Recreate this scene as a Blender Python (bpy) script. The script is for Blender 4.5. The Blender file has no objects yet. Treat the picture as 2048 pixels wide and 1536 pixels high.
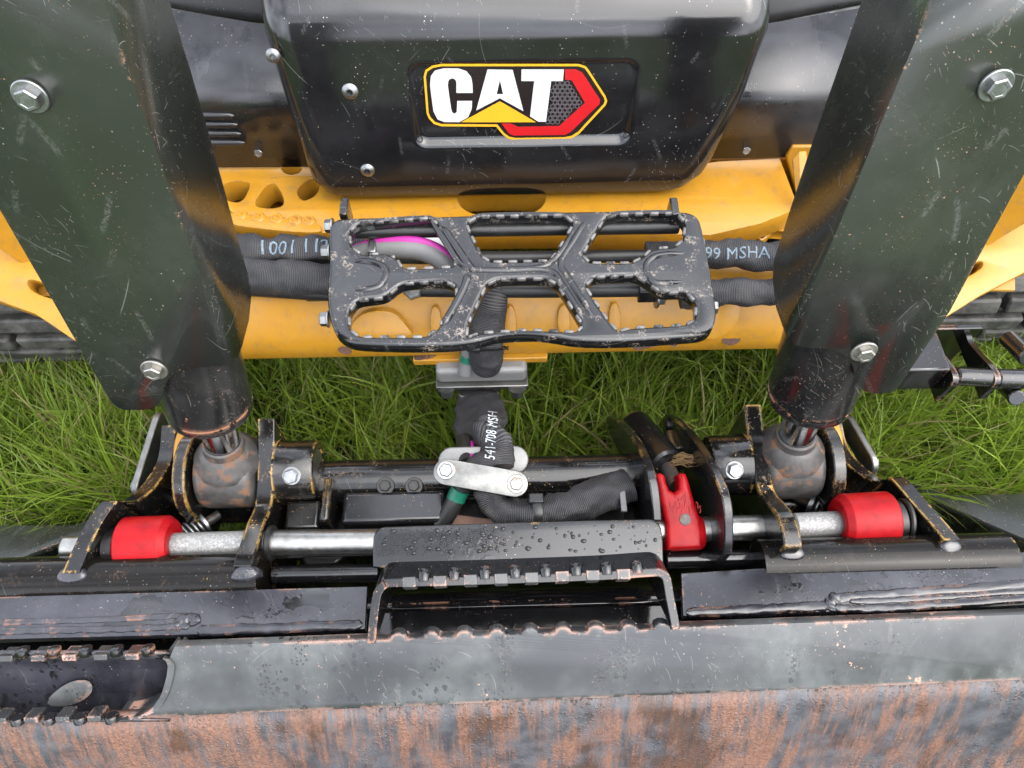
import bpy, bmesh, math, random
import numpy as np
from mathutils import Vector, Matrix, noise
from mathutils.bvhtree import BVHTree
rad = math.radians
random.seed(7)
scene = bpy.context.scene
COL = scene.collection

# ------------------------------------------------------------------ camera
F, CX, CY = 1500.0, 1024.0, 768.0
ROLL, YAW = .022, .015
CAM = Vector((-.015, 0, 1.30))
_f0, _u0, _x = Vector((0, .5, -.8660254)), Vector((0, .8660254, .5)), Vector((1, 0, 0))
RT = (_x - ROLL*_u0 - YAW*_f0).normalized()
FW = _f0 + YAW*_x
FW = (FW - FW.dot(RT)*RT).normalized()
UPV = RT.cross(FW)
cd = bpy.data.cameras.new('camera')
cd.sensor_width = 36; cd.lens = 36*F/2048; cd.clip_start = .02; cd.clip_end = 500
co = bpy.data.objects.new('camera', cd); COL.objects.link(co)
M = Matrix((RT, UPV, -FW)).transposed().to_4x4(); M.translation = CAM
co.matrix_world = M
scene.camera = co

# ------------------------------------------------------------------ sky, sun, exposure
SUN_EL, SUN_AZ = rad(58), math.atan2(.75, -.45)
world = bpy.data.worlds.new('World'); scene.world = world; world.use_nodes = True
wt = world.node_tree; wn = wt.nodes; wl = wt.links
bg = wn['Background']
sky = wn.new('ShaderNodeTexSky'); sky.sky_type = 'NISHITA'; sky.sun_disc = False
sky.sun_elevation = SUN_EL; sky.sun_rotation = SUN_AZ; sky.dust_density = 4.0; sky.air_density = 1.2; sky.ozone_density = 1.0
hs = wn.new('ShaderNodeHueSaturation'); hs.inputs['Saturation'].default_value = .42
wl.new(sky.outputs[0], hs.inputs['Color'])
tcw = wn.new('ShaderNodeTexCoord')
nz = wn.new('ShaderNodeTexNoise'); nz.inputs['Scale'].default_value = 2.6; nz.inputs['Detail'].default_value = 5
wl.new(tcw.outputs['Generated'], nz.inputs['Vector'])
mr = wn.new('ShaderNodeMapRange'); mr.inputs['From Min'].default_value = .38; mr.inputs['From Max'].default_value = .68
mr.inputs['To Min'].default_value = 0; mr.inputs['To Max'].default_value = 1
wl.new(nz.outputs['Fac'], mr.inputs['Value'])
mx = wn.new('ShaderNodeMix'); mx.data_type = 'RGBA'
mx.inputs['B'].default_value = (9.2, 9.6, 10.7, 1)      # broken cloud layer over the sky texture
wl.new(mr.outputs[0], mx.inputs['Factor']); wl.new(hs.outputs[0], mx.inputs['A'])
wl.new(mx.outputs['Result'], bg.inputs['Color'])
bg.inputs['Strength'].default_value = .15
sd = bpy.data.lights.new('sun', 'SUN'); sd.energy = 1.3; sd.angle = rad(75); sd.color = (1, .96, .9)
so = bpy.data.objects.new('sun', sd); COL.objects.link(so)
sdir = Vector((math.sin(SUN_AZ)*math.cos(SUN_EL), math.cos(SUN_AZ)*math.cos(SUN_EL), math.sin(SUN_EL)))
so.rotation_euler = sdir.to_track_quat('Z', 'Y').to_euler(); so.location = (3, -3, 5)
vs = scene.view_settings
vs.view_transform = 'Standard'; vs.look = 'None'; vs.exposure = 1.5; vs.gamma = 1; vs.use_curve_mapping = False
scene.cycles.max_bounces = 7; scene.cycles.diffuse_bounces = 3; scene.cycles.glossy_bounces = 4
scene.cycles.use_denoising = True; scene.cycles.use_adaptive_sampling = True; scene.cycles.adaptive_threshold = .025

# ------------------------------------------------------------------ geometry helpers
def ray(px, py):
    return FW + RT*((px-CX)/F) + UPV*((CY-py)/F)
def UX(px, py, x):
    d = ray(px, py); return CAM + d*((x-CAM.x)/d.x)
def UY(px, py, y):
    d = ray(px, py); return CAM + d*((y-CAM.y)/d.y)
def UZ(px, py, z):
    d = ray(px, py); return CAM + d*((z-CAM.z)/d.z)
def UP(px, py, P, n):
    d = ray(px, py); return CAM + d*((P-CAM).dot(n)/d.dot(n))
def UD(px, py, depth):
    return CAM + ray(px, py)*depth
V = Vector

def finish(name, bm, mat, parent=None, smooth=35, bevel=0, seg=2, kind=None, label=None):
    me = bpy.data.meshes.new(name)
    bmesh.ops.remove_doubles(bm, verts=bm.verts, dist=1e-6)
    bmesh.ops.recalc_face_normals(bm, faces=bm.faces)
    bm.to_mesh(me); bm.free()
    return link(name, me, mat, parent, smooth, bevel, seg, kind, label)
def box_uv(me):
    """flat metric uv per face, seen along its main axis"""
    nl = len(me.loops)
    if not nl: return
    co_ = np.empty(len(me.vertices)*3, np.float32); me.vertices.foreach_get('co', co_); co_ = co_.reshape(-1, 3)
    vi = np.empty(nl, np.int32); me.loops.foreach_get('vertex_index', vi)
    nr = np.empty(len(me.polygons)*3, np.float32); me.polygons.foreach_get('normal', nr); nr = np.abs(nr.reshape(-1, 3))
    lt = np.empty(len(me.polygons), np.int32); me.polygons.foreach_get('loop_total', lt)
    ax_ = np.repeat(np.argmax(nr*np.array([1, 1, 1.05]), 1), lt)
    P = co_[vi]; uv = np.where((ax_ == 0)[:, None], P[:, [1, 2]], np.where((ax_ == 1)[:, None], P[:, [0, 2]], P[:, [0, 1]]))
    lay = me.uv_layers.new(name='UVMap'); lay.data.foreach_set('uv', uv.reshape(-1).astype(np.float32))
def link(name, me, mat, parent=None, smooth=35, bevel=0, seg=2, kind=None, label=None):
    if smooth is not None and len(me.polygons):
        me.polygons.foreach_set('use_smooth', [True]*len(me.polygons))
        me.set_sharp_from_angle(angle=rad(smooth))
    if not me.uv_layers: box_uv(me)
    o = bpy.data.objects.new(name, me); COL.objects.link(o)
    if mat: me.materials.append(mat)
    if parent:
        o.parent = parent
        o.matrix_parent_inverse = PM[parent.name].inverted()
    PM[o.name] = Matrix.Identity(4)
    if bevel:
        m = o.modifiers.new('bevel', 'BEVEL'); m.width = bevel; m.segments = seg; m.limit_method = 'ANGLE'; m.angle_limit = rad(40)
        m.harden_normals = False
    if kind: o['kind'] = kind
    if label: o['label'] = label
    return o
PM = {}
def thing(name, label, cat, loc=(0, 0, 0), group=None):
    o = bpy.data.objects.new(name, None); COL.objects.link(o)
    o.location = loc; o.empty_display_size = .05
    PM[o.name] = Matrix.Translation(loc)
    o['label'] = label; o['category'] = cat
    if group: o['group'] = group
    return o
def tag(o, label, cat, group=None):
    o['label'] = label; o['category'] = cat
    if group: o['group'] = group
    return o

def ortho(d):
    d = d.normalized()
    a = V((0, 0, 1)) if abs(d.z) < .9 else V((1, 0, 0))
    u = d.cross(a).normalized(); return u, d.cross(u).normalized()
def lathe(bm, p, d, prof, seg=32, phase=0, u=None):
    """revolve (distance, radius) pairs round the axis p + t*d"""
    d = d.normalized()
    if u is None: u, w = ortho(d)
    else: u = (u-u.dot(d)*d).normalized(); w = d.cross(u)
    rings = []
    for t, r in prof:
        c = p+d*t
        if r < 1e-6: rings.append([bm.verts.new(c)])
        else: rings.append([bm.verts.new(c+(u*math.cos(phase+2*math.pi*i/seg)+w*math.sin(phase+2*math.pi*i/seg))*r) for i in range(seg)])
    for A, B in zip(rings, rings[1:]):
        for i in range(seg):
            j = (i+1) % seg
            if len(A) == 1 and len(B) == 1: continue
            if len(A) == 1: bm.faces.new((A[0], B[i], B[j]))
            elif len(B) == 1: bm.faces.new((A[i], B[0], A[j]))
            else: bm.faces.new((A[i], B[i], B[j], A[j]))
    return rings
def rod(bm, p, q, r, seg=32, ch=None):
    L = (q-p).length; ch = min(r*.15, L*.2) if ch is None else ch
    lathe(bm, p, q-p, [(0, 0), (0, r-ch), (ch, r), (L-ch, r), (L, r-ch), (L, 0)], seg)
def frames(path):
    n = len(path); T = [(path[min(i+1, n-1)]-path[max(i-1, 0)]).normalized() for i in range(n)]
    return T
def catmull(pts, k=8):
    if len(pts) < 3: k = max(k, 2)
    out = []; n = len(pts)
    for i in range(n-1):
        p0, p1, p2, p3 = pts[max(i-1, 0)], pts[i], pts[i+1], pts[min(i+2, n-1)]
        for j in range(k):
            t = j/k
            out.append(tuple(.5*((2*b)+(-a+c)*t+(2*a-5*b+4*c-d)*t*t+(-a+3*b-3*c+d)*t**3) for a, b, c, d in zip(p0, p1, p2, p3)))
    out.append(tuple(pts[-1]))
    return out
def sweep(bm, path, rx, ry=None, up=V((0, 0, 1)), seg=20, rough=0, rscale=60, caps=True, uvs=(1, 1)):
    """elliptic tube along a path; rx across, ry along 'up'; writes uv (length, around)"""
    n = len(path); T = frames(path)
    uvl = bm.loops.layers.uv.verify()
    rings = []; S = [0]
    for i in range(1, n): S.append(S[-1]+(path[i]-path[i-1]).length)
    for i in range(n):
        t = T[i]; s = t.cross(up).normalized(); u = s.cross(t).normalized()
        a = rx[i] if hasattr(rx, '__len__') else rx
        b = a if ry is None else (ry[i] if hasattr(ry, '__len__') else ry)
        ring = []
        for k in range(seg):
            th = 2*math.pi*k/seg
            v = s*math.cos(th)*a+u*math.sin(th)*b
            p = path[i]+v
            if rough: p = p+v.normalized()*rough*(noise.noise(p*rscale)+.5*noise.noise(p*rscale*2.3))
            ring.append(bm.verts.new(p))
        rings.append(ring)
    cf = 6.28*(rx[n//2] if hasattr(rx, '__len__') else rx)
    for i in range(n-1):
        for k in range(seg):
            l = (k+1) % seg
            f = bm.faces.new((rings[i][k], rings[i+1][k], rings[i+1][l], rings[i][l]))
            uv = [(S[i], k/seg*cf), (S[i+1], k/seg*cf), (S[i+1], (k+1)/seg*cf), (S[i], (k+1)/seg*cf)]
            for lo, c in zip(f.loops, uv): lo[uvl].uv = c
    if caps:
        bm.faces.new(rings[0][::-1]); bm.faces.new(rings[-1])
def box(bm, c, h, ax=None):
    ax = ax or (V((1, 0, 0)), V((0, 1, 0)), V((0, 0, 1)))
    vs_ = [bm.verts.new(c+ax[0]*h[0]*i+ax[1]*h[1]*j+ax[2]*h[2]*k) for i in (-1, 1) for j in (-1, 1) for k in (-1, 1)]
    for f in ((0, 1, 3, 2), (4, 6, 7, 5), (0, 4, 5, 1), (2, 3, 7, 6), (0, 2, 6, 4), (1, 5, 7, 3)):
        bm.faces.new([vs_[i] for i in f])
def prism(bm, pts, vec):
    """polygon pushed along vec"""
    a = [bm.verts.new(p) for p in pts]; b = [bm.verts.new(p+vec) for p in pts]
    bm.faces.new(a); bm.faces.new(b[::-1])
    n = len(a)
    for i in range(n):
        j = (i+1) % n; bm.faces.new((a[i], b[i], b[j], a[j]))
def chaikin(loop, it=2, keep=.25):
    for _ in range(it):
        out = []; n = len(loop)
        for i in range(n):
            a, b = loop[i], loop[(i+1) % n]
            out.append(tuple(x*(1-keep)+y*keep for x, y in zip(a, b)))
            out.append(tuple(x*keep+y*(1-keep) for x, y in zip(a, b)))
        loop = out
    return loop
class Plane:
    def __init__(s, O, eu, n):
        s.O = O; s.n = n.normalized(); s.u = (eu-eu.dot(s.n)*s.n).normalized(); s.v = s.n.cross(s.u)
        s.M = Matrix((s.u, s.v, s.n)).transposed().to_4x4(); s.M.translation = O
    def px(s, loop):
        out = []
        for x, y in loop:
            p = UP(x, y, s.O, s.n)-s.O; out.append((p.dot(s.u), p.dot(s.v)))
        return out
    def at(s, px, py, h=0):
        return UP(px, py, s.O, s.n)+s.n*h
def plate(name, loops, pl, thick, mat, parent=None, h=0, bev=0, res=1, smooth=35, **kw):
    """flat plate with holes (even-odd) in plane pl; top face at height h"""
    cu = bpy.data.curves.new('tmp', 'CURVE'); cu.dimensions = '2D'; cu.fill_mode = 'BOTH'
    cu.extrude = max(thick/2-bev, 1e-5); cu.bevel_depth = bev; cu.bevel_resolution = res; cu.offset = -bev
    for lp in loops:
        sp = cu.splines.new('POLY'); sp.points.add(len(lp)-1); sp.use_cyclic_u = True
        for q, c in zip(sp.points, lp): q.co = (c[0], c[1], 0, 1)
    o = bpy.data.objects.new('tmp', cu); COL.objects.link(o)
    dg = bpy.context.evaluated_depsgraph_get(); dg.update()
    me = bpy.data.meshes.new_from_object(o.evaluated_get(dg))
    bpy.data.objects.remove(o); bpy.data.curves.remove(cu)
    bm = bmesh.new(); bm.from_mesh(me); bpy.data.meshes.remove(me)
    bmesh.ops.remove_doubles(bm, verts=bm.verts, dist=1e-5)
    for l_ in list(bm.loops.layers.uv.values()): bm.loops.layers.uv.remove(l_)
    bmesh.ops.transform(bm, matrix=pl.M @ Matrix.Translation((0, 0, h-thick/2)), verts=bm.verts)
    return finish(name, bm, mat, parent, smooth, **kw)
def bolt(parent, p, d, r, mat=None, name='bolt', washer=1.45, hgt=.6, phase=.3, label=None):
    bm = bmesh.new(); d = d.normalized()
    if washer:
        w = r*washer; lathe(bm, p-d*.001, d, [(0, 0), (0, w), (r*.18, w), (r*.25, w*.94), (r*.25, 0)], 28)
    h = r*(hgt+.25)
    lathe(bm, p, d, [(0, 0), (0, r), (h*.86, r), (h, r*.86), (h, r*.62), (h*.96, r*.58), (h*.96, 0)], 6, phase)
    return finish(name, bm, mat or MAT['zinc'], parent, 25, label=label)
def screw(parent, p, d, r, mat=None, name='screw'):
    bm = bmesh.new(); d = d.normalized()
    lathe(bm, p-d*.001, d, [(0, 0), (0, r*1.05), (r*.12, r), (r*.28, r*.84), (r*.40, r*.55), (r*.43, r*.44), (r*.43, r*.40), (-r*.3, r*.34), (-r*.3, 0)], 28)
    return finish(name, bm, mat or MAT['zinc'], parent, 40)
def text_mesh(s, size, spacing=1.0, shear=0):
    cu = bpy.data.curves.new('tmp', 'FONT'); cu.body = s; cu.size = size; cu.space_character = spacing; cu.shear = shear
    cu.align_x = 'CENTER'; cu.align_y = 'CENTER'; cu.resolution_u = 2
    o = bpy.data.objects.new('tmp', cu); COL.objects.link(o)
    dg = bpy.context.evaluated_depsgraph_get(); dg.update()
    me = bpy.data.meshes.new_from_object(o.evaluated_get(dg))
    bpy.data.objects.remove(o); bpy.data.curves.remove(cu)
    bm = bmesh.new(); bm.from_mesh(me); bpy.data.meshes.remove(me)
    return bm
def lettering(name, s, size, P, n, along, target, mat, parent, lift=.0007, spacing=1.0, shear=0, jitter=0, xs=1.0):
    """flat print laid on a curved target surface along the plane normal n"""
    bm = text_mesh(s, size, spacing, shear)
    bmesh.ops.scale(bm, vec=(xs, 1, 1), verts=bm.verts)
    bmesh.ops.remove_doubles(bm, verts=bm.verts, dist=1e-6); bmesh.ops.triangulate(bm, faces=bm.faces)
    for _ in range(3):
        bmesh.ops.subdivide_edges(bm, edges=[e for e in bm.edges if e.calc_length() > size*.16], cuts=1); bmesh.ops.triangulate(bm, faces=bm.faces)
    n = n.normalized(); u = (along-along.dot(n)*n).normalized(); v = n.cross(u)
    dg = bpy.context.evaluated_depsgraph_get(); dg.update()
    tb = BVHTree.FromObject(target, dg)
    for q in bm.verts:
        w = P+u*q.co.x+v*(q.co.y+jitter*math.sin(q.co.x*90))
        hit = tb.ray_cast(w+n*.12, -n)
        q.co = (hit[0]+hit[1]*lift if hit[0] else w)
    return finish(name, bm, mat, parent, None)

# ------------------------------------------------------------------ materials
MAT = {}
class NT:
    def __init__(s, name):
        s.m = bpy.data.materials.new(name); s.m.use_nodes = True; s.t = s.m.node_tree; s.n = s.t.nodes; s.b = s.n['Principled BSDF']
        s.pos = s.new('ShaderNodeNewGeometry').outputs['Position']; s.uv = s.new('ShaderNodeUVMap').outputs[0]
    def new(s, t): return s.n.new(t)
    def put(s, sock, v):
        if isinstance(v, bpy.types.NodeSocket): s.t.links.new(v, sock)
        else:
            if isinstance(v, (tuple, list)) and len(v) == 3 and sock.type == 'RGBA': v = (*v, 1)
            sock.default_value = v
    def math(s, op, a, b=0, c=0):
        n = s.new('ShaderNodeMath'); n.operation = op; s.put(n.inputs[0], a); s.put(n.inputs[1], b); s.put(n.inputs[2], c); n.use_clamp = False
        return n.outputs[0]
    def mapping(s, scale=(1, 1, 1), rot=(0, 0, 0), vec=None, loc=(0, 0, 0)):
        n = s.new('ShaderNodeMapping'); s.put(n.inputs['Vector'], vec or s.pos); n.inputs['Scale'].default_value = scale
        n.inputs['Rotation'].default_value = rot; n.inputs['Location'].default_value = loc; return n.outputs[0]
    def noise(s, scale, detail=4, vec=None, rough=.55, dist=0):
        n = s.new('ShaderNodeTexNoise'); s.put(n.inputs['Vector'], vec or s.pos); n.inputs['Scale'].default_value = scale
        n.inputs['Detail'].default_value = detail; n.inputs['Roughness'].default_value = rough; n.inputs['Distortion'].default_value = dist
        return n.outputs['Fac']
    def voro(s, scale, feat='F1', vec=None, out='Distance', rnd=1):
        n = s.new('ShaderNodeTexVoronoi'); n.feature = feat; s.put(n.inputs['Vector'], vec or s.pos); n.inputs['Scale'].default_value = scale
        n.inputs['Randomness'].default_value = rnd
        return n.outputs[out]
    def noise2(s, scale, detail=2, vec=None, rough=.55):
        n = s.new('ShaderNodeTexNoise'); n.noise_dimensions = '2D'; s.put(n.inputs['Vector'], vec or s.uv); n.inputs['Scale'].default_value = scale
        n.inputs['Detail'].default_value = detail; n.inputs['Roughness'].default_value = rough
        return n.outputs['Fac']
    def voro2(s, scale, vec=None):
        n = s.new('ShaderNodeTexVoronoi'); n.voronoi_dimensions = '2D'; n.feature = 'F1'; s.put(n.inputs['Vector'], vec or s.uv); n.inputs['Scale'].default_value = scale
        return n
    def vm(s, op, a, b=None):
        n = s.new('ShaderNodeVectorMath'); n.operation = op; s.put(n.inputs[0], a)
        if b is not None: s.put(n.inputs[1], b)
        return n.outputs['Value'] if op in ('DOT_PRODUCT', 'LENGTH') else n.outputs['Vector']
    def marks(s, scale, width, length, share, seed=0, bias=None, curve=0):
        # one straight or bowed stroke per random cell
        vec = s.mapping((1, 1, 1), (0, 0, seed*.7), s.uv, (seed*1.37, seed*.61, 0))
        v = s.voro2(scale, vec)
        loc = s.vm('SUBTRACT', vec, v.outputs['Position'])
        sep = s.new('ShaderNodeSeparateColor'); s.put(sep.inputs[0], v.outputs['Color'])
        ang = s.math('MULTIPLY', sep.outputs[0], 6.283) if bias is None else s.math('ADD', s.math('MULTIPLY', s.math('SUBTRACT', sep.outputs[0], .5), 1.3), bias)
        c, d = s.math('COSINE', ang), s.math('SINE', ang)
        xy = s.new('ShaderNodeSeparateXYZ'); s.put(xy.inputs[0], loc)
        al = s.math('ADD', s.mul(xy.outputs[0], c), s.mul(xy.outputs[1], d))
        ac = s.math('SUBTRACT', s.mul(xy.outputs[1], c), s.mul(xy.outputs[0], d))
        if curve: ac = s.math('ADD', ac, s.mul(s.mul(al, al), s.mul(s.math('SUBTRACT', sep.outputs[2], .5), curve*scale)))
        ln = s.mul(s.math('ADD', s.mul(sep.outputs[2], .8), .2), length)
        m = s.mul(s.ramp(s.math('ABSOLUTE', ac), width, width*.35), s.ramp(s.math('DIVIDE', s.math('ABSOLUTE', al), ln), 1, .55))
        return s.mul(m, s.ramp(sep.outputs[1], 1-share, 1-share*.7))
    def ramp(s, v, lo, hi, a=0, b=1):
        n = s.new('ShaderNodeMapRange'); n.interpolation_type = 'SMOOTHSTEP'; s.put(n.inputs['Value'], v)
        n.inputs['From Min'].default_value = lo; n.inputs['From Max'].default_value = hi; n.inputs['To Min'].default_value = a; n.inputs['To Max'].default_value = b
        return n.outputs[0]
    def mix(s, f, a, b):
        n = s.new('ShaderNodeMix'); n.data_type = 'RGBA'; s.put(n.inputs['Factor'], f); s.put(n.inputs['A'], a); s.put(n.inputs['B'], b); return n.outputs['Result']
    def mul(s, a, b): return s.math('MULTIPLY', a, b)
    def mx(s, a, b): return s.math('MAXIMUM', a, b)
    def bump(s, h, strength=.3, dist=.001, nrm=None):
        n = s.new('ShaderNodeBump'); s.put(n.inputs['Height'], h); n.inputs['Strength'].default_value = strength; n.inputs['Distance'].default_value = dist
        if nrm is not None: s.put(n.inputs['Normal'], nrm)
        return n.outputs[0]
    def edges(s, r=.004):
        b = s.new('ShaderNodeBevel'); b.samples = 3; b.inputs['Radius'].default_value = r
        g = s.new('ShaderNodeNewGeometry')
        d = s.new('ShaderNodeVectorMath'); d.operation = 'DOT_PRODUCT'; s.put(d.inputs[0], b.outputs[0]); s.put(d.inputs[1], g.outputs['Normal'])
        return s.math('SUBTRACT', 1, d.outputs['Value'])
    def set(s, col=None, rough=None, metal=None, normal=None, spec=None, ior=None, coat=None, coatr=.1):
        b = s.b
        if col is not None: s.put(b.inputs['Base Color'], col)
        if rough is not None: s.put(b.inputs['Roughness'], rough)
        if metal is not None: s.put(b.inputs['Metallic'], metal)
        if normal is not None: s.put(b.inputs['Normal'], normal)
        if spec is not None: s.put(b.inputs['Specular IOR Level'], spec)
        if ior is not None: s.put(b.inputs['IOR'], ior)
        if coat is not None: s.put(b.inputs['Coat Weight'], coat); s.put(b.inputs['Coat Roughness'], coatr)
        return s.m
def scratches(t, amt=1.0, sc=1.0):
    """strokes of three sizes, more where a surface has been rubbed"""
    rub = t.ramp(t.noise2(5*sc, 4, rough=.6), .47, .66)
    a = t.marks(10*sc, .0007, .055/sc, .34*amt, 1, None, 1.2)
    b = t.mul(t.marks(24*sc, .0006, .024/sc, .34*amt, 2, 1.9, .8), rub)
    c = t.mul(t.marks(46*sc, .0005, .012/sc, .45*amt, 3, 1.2, 1.0), rub)
    d = t.mul(t.marks(90*sc, .0005, .0045/sc, .40*amt, 4, 1.6), rub)
    e = t.mul(t.marks(15*sc, .0040, .030/sc, .45*amt, 5, 1.9, .6), t.ramp(t.noise2(300, 2), .3, .7))
    a = t.mul(a, t.ramp(t.noise2(4*sc, 2, t.mapping((1, 1, 1), loc=(5, 3, 0), vec=t.uv)), .4, .6, .25, 1))
    return t.mx(t.mx(t.mul(a, .42), t.mul(e, .17)), t.mx(t.mul(t.mx(b, c), .42), t.mul(d, .42)))
def specks(t, scale=230, dens=.90):
    v = t.voro2(scale); sep = t.new('ShaderNodeSeparateColor'); t.put(sep.inputs[0], v.outputs['Color'])
    r_ = t.math('MULTIPLY', sep.outputs[2], .17)
    k = t.ramp(t.math('SUBTRACT', v.outputs['Distance'], r_), .03, -.02)
    return t.mul(t.mul(k, t.ramp(sep.outputs[1], dens, dens+.02)), t.ramp(t.noise2(9, 2), .42, .6))

def black(name, col=(.012, .012, .013), rough=.22, dust=.35, dustcol=(.10, .105, .095), scr=1.0, scrcol=(.34, .34, .32), chip=None, chipw=.5, chipr=.006, drops=0, grime=None, speck=.5, sc=1.0, smear=0, ior=1.75, wetk=1, film=0):
    sc3 = lambda c_, k=.78: tuple(q*k for q in c_) if c_ else c_
    col, dustcol, scrcol, chip, grime = sc3(col), sc3(dustcol), sc3(scrcol), sc3(chip, .85), sc3(grime)
    t = NT(name)
    d1 = t.noise(7*sc, 4, rough=.62); d2 = t.noise2(60*sc, 3, rough=.65)
    dm = t.mul(t.ramp(d1, .35, .72), t.ramp(d2, .2, .8, .55, 1))
    if smear:
        st = t.noise2(1, 4, t.mapping((30, 5, 1), (0, 0, .35), t.uv), .62)
        dm = t.mx(dm, t.mul(t.ramp(st, .44, .74), smear))
    dm = t.mul(dm, dust)
    if film: dm = t.math('ADD', dm, film)
    c = t.mix(dm, col, dustcol)
    rr = t.math('ADD', rough, t.mul(dm, .5))
    hgt = t.mul(t.noise2(260, 2), .15)
    if scr:
        s_ = scratches(t, scr, sc)
        c = t.mix(t.mul(s_, .62*min(scr, 1.4)), c, scrcol); rr = t.math('ADD', rr, t.mul(s_, .2))
    if speck:
        k = specks(t); c = t.mix(t.mul(k, speck), c, (.42, .40, .36))
    if grime:
        g = t.mul(t.ramp(t.noise2(34, 5, rough=.75), .54, .70), t.ramp(t.noise2(240, 3, rough=.7), .42, .62))
        c = t.mix(t.mul(g, .75), c, grime); rr = t.math('ADD', rr, t.mul(g, .35))
    if drops:
        a = t.voro2(85).outputs['Distance']; b = t.voro2(210).outputs['Distance']
        gate = t.noise2(6, 3); jag = t.mul(t.noise2(260, 3, rough=.7), .45)
        sel = t.mul(t.ramp(t.noise2(33, 2), .54, .60), t.ramp(gate, .50, .60))
        spots = t.mx(t.mul(t.ramp(t.math('ADD', a, jag), .50, .44), sel), t.mul(t.ramp(t.math('ADD', b, jag), .52, .46), t.mul(t.ramp(t.noise2(29, 2), .55, .61), t.ramp(gate, .50, .60))))
        wet = t.ramp(t.noise2(11, 4, rough=.6), .60, .625)
        spots = t.mul(t.mx(spots, t.mul(wet, wetk)), drops)
        c = t.mix(spots, c, (.010, .010, .011)); rr = t.math('ADD', t.mul(rr, t.math('SUBTRACT', 1, t.mul(spots, .75))), .02)
        hgt = t.math('ADD', t.mul(hgt, t.math('SUBTRACT', 1, spots)), t.mul(spots, .8))
    if chip:
        e = t.edges(chipr)
        nn = t.noise(120, 3, rough=.75); gate = t.noise(19, 2)
        m = t.ramp(t.math('ADD', t.math('ADD', t.mul(t.ramp(e, .005, .16), .30), t.mul(nn, .80)), t.mul(gate, 1.15)), 1.47-chipw*.24, 1.49-chipw*.24)
        sp = t.mul(t.ramp(t.noise2(330, 2, rough=.7), .72, .76), t.ramp(t.noise2(14, 2), .50, .64))
        m = t.mx(m, sp)
        c = t.mix(m, c, chip); rr = t.math('ADD', rr, t.mul(m, .3)); hgt = t.math('SUBTRACT', hgt, t.mul(m, .5))
    t.set(c, rr, 0, t.bump(hgt, .35, .0006), ior=ior)
    MAT[name] = t.m
    return t.m

YCHIP = (.62, .36, .08); RCHIP = (.42, .20, .12)
black('guard_paint', (.009, .012, .008), .17, .16, (.105, .112, .098), 1.25, (.42, .43, .40), smear=.30, film=.14, chip=(.5, .26, .15), chipw=.34, speck=.55, ior=1.65)
black('barrel_paint', (.010, .010, .010), .17, .2, (.12, .12, .11), 1.6, (.36, .30, .26), chip=(.40, .19, .11), chipw=.80, chipr=.010, sc=1.4, ior=1.6)
black('panel_plastic', (.008, .008, .009), .11, .10, (.10, .10, .10), 1.1, (.36, .36, .35), speck=.8, ior=1.62)
black('shroud_paint', (.010, .010, .011), .26, .34, (.10, .10, .115), .6, (.3, .3, .3), speck=.6, drops=.5, ior=1.6)
black('step_plastic', (.007, .007, .008), .16, .12, (.11, .11, .115), 1.0, (.42, .41, .39), grime=(.40, .33, .26), speck=.5, drops=.35, ior=1.65)
black('coupler_paint', (.006, .006, .006), .12, .08, (.08, .075, .065), .6, (.3, .28, .25), chip=YCHIP, chipw=.74, drops=.35, grime=(.13, .085, .05), speck=.6, ior=1.55)
black('coupler_plain', (.007, .007, .008), .15, .14, (.09, .09, .095), .6, (.3, .28, .25), chip=YCHIP, chipw=.35, drops=.8, speck=.6, ior=1.62)
black('bucket_black', (.010, .010, .014), .20, .40, (.095, .098, .125), .8, (.36, .33, .30), chip=RCHIP, chipw=.5, drops=1, speck=.6, ior=1.7)  # bluish dust tone also paints in the sky's reflected tint
black('bucket_gloss', (.006, .006, .007), .10, .06, (.07, .07, .075), .4, (.36, .33, .30), chip=RCHIP, chipw=.5, speck=.5, drops=.4, ior=1.6)
black('bucket_lip', (.022, .024, .026), .28, .75, (.150, .163, .160), 1.0, (.52, .48, .42), chip=(.46, .26, .19), chipw=.84, chipr=.008, drops=.85, speck=.4, wetk=0, ior=1.7)
black('shaded_bar_paint', (.007, .006, .005), .10, .05, (.06, .05, .04), .5, chip=(.5, .3, .1), chipw=.45, drops=.5, speck=.5, grime=(.06, .035, .02), ior=1.33)  # weak reflectance and dark tone stand in for sky blocked overhead
black('plain_black', (.008, .008, .008), .3, .2, (.06, .06, .055), .3, drops=.3, ior=1.5)

def yellow():
    t = NT('yellow_paint')
    n1 = t.noise(18, 5, rough=.6)
    c = t.mix(t.ramp(n1, .3, .75), (.385, .180, .012), (.425, .208, .018))
    g = t.mul(t.ramp(t.noise(38, 6, rough=.7), .60, .72), t.ramp(t.noise(300, 3), .35, .65))
    c = t.mix(t.mul(g, .6), c, (.12, .07, .03))
    dk = t.ramp(t.noise(9, 5, rough=.65), .52, .72); c = t.mix(t.mul(dk, .55), c, (.22, .105, .02)); du = t.ramp(t.noise2(45, 5, rough=.75), .50, .72); c = t.mix(t.mul(du, .35), c, (.17, .115, .06))
    e = t.edges(.004); nn = t.noise(70, 5, rough=.72)
    m = t.ramp(t.math('ADD', t.mul(t.ramp(e, .004, .10), .26), t.mul(nn, .9)), .745, .77)
    c = t.mix(m, c, (.13, .065, .045))
    k = specks(t, 210, .9); c = t.mix(t.mul(k, .7), c, (.25, .12, .04))
    t.set(c, t.math('ADD', .27, t.mul(n1, .12)), 0, t.bump(t.math('ADD', t.mul(t.noise(240, 3), .2), t.mul(m, -.6)), .25, .0006))
    MAT['yellow'] = t.m
yellow()
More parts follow.
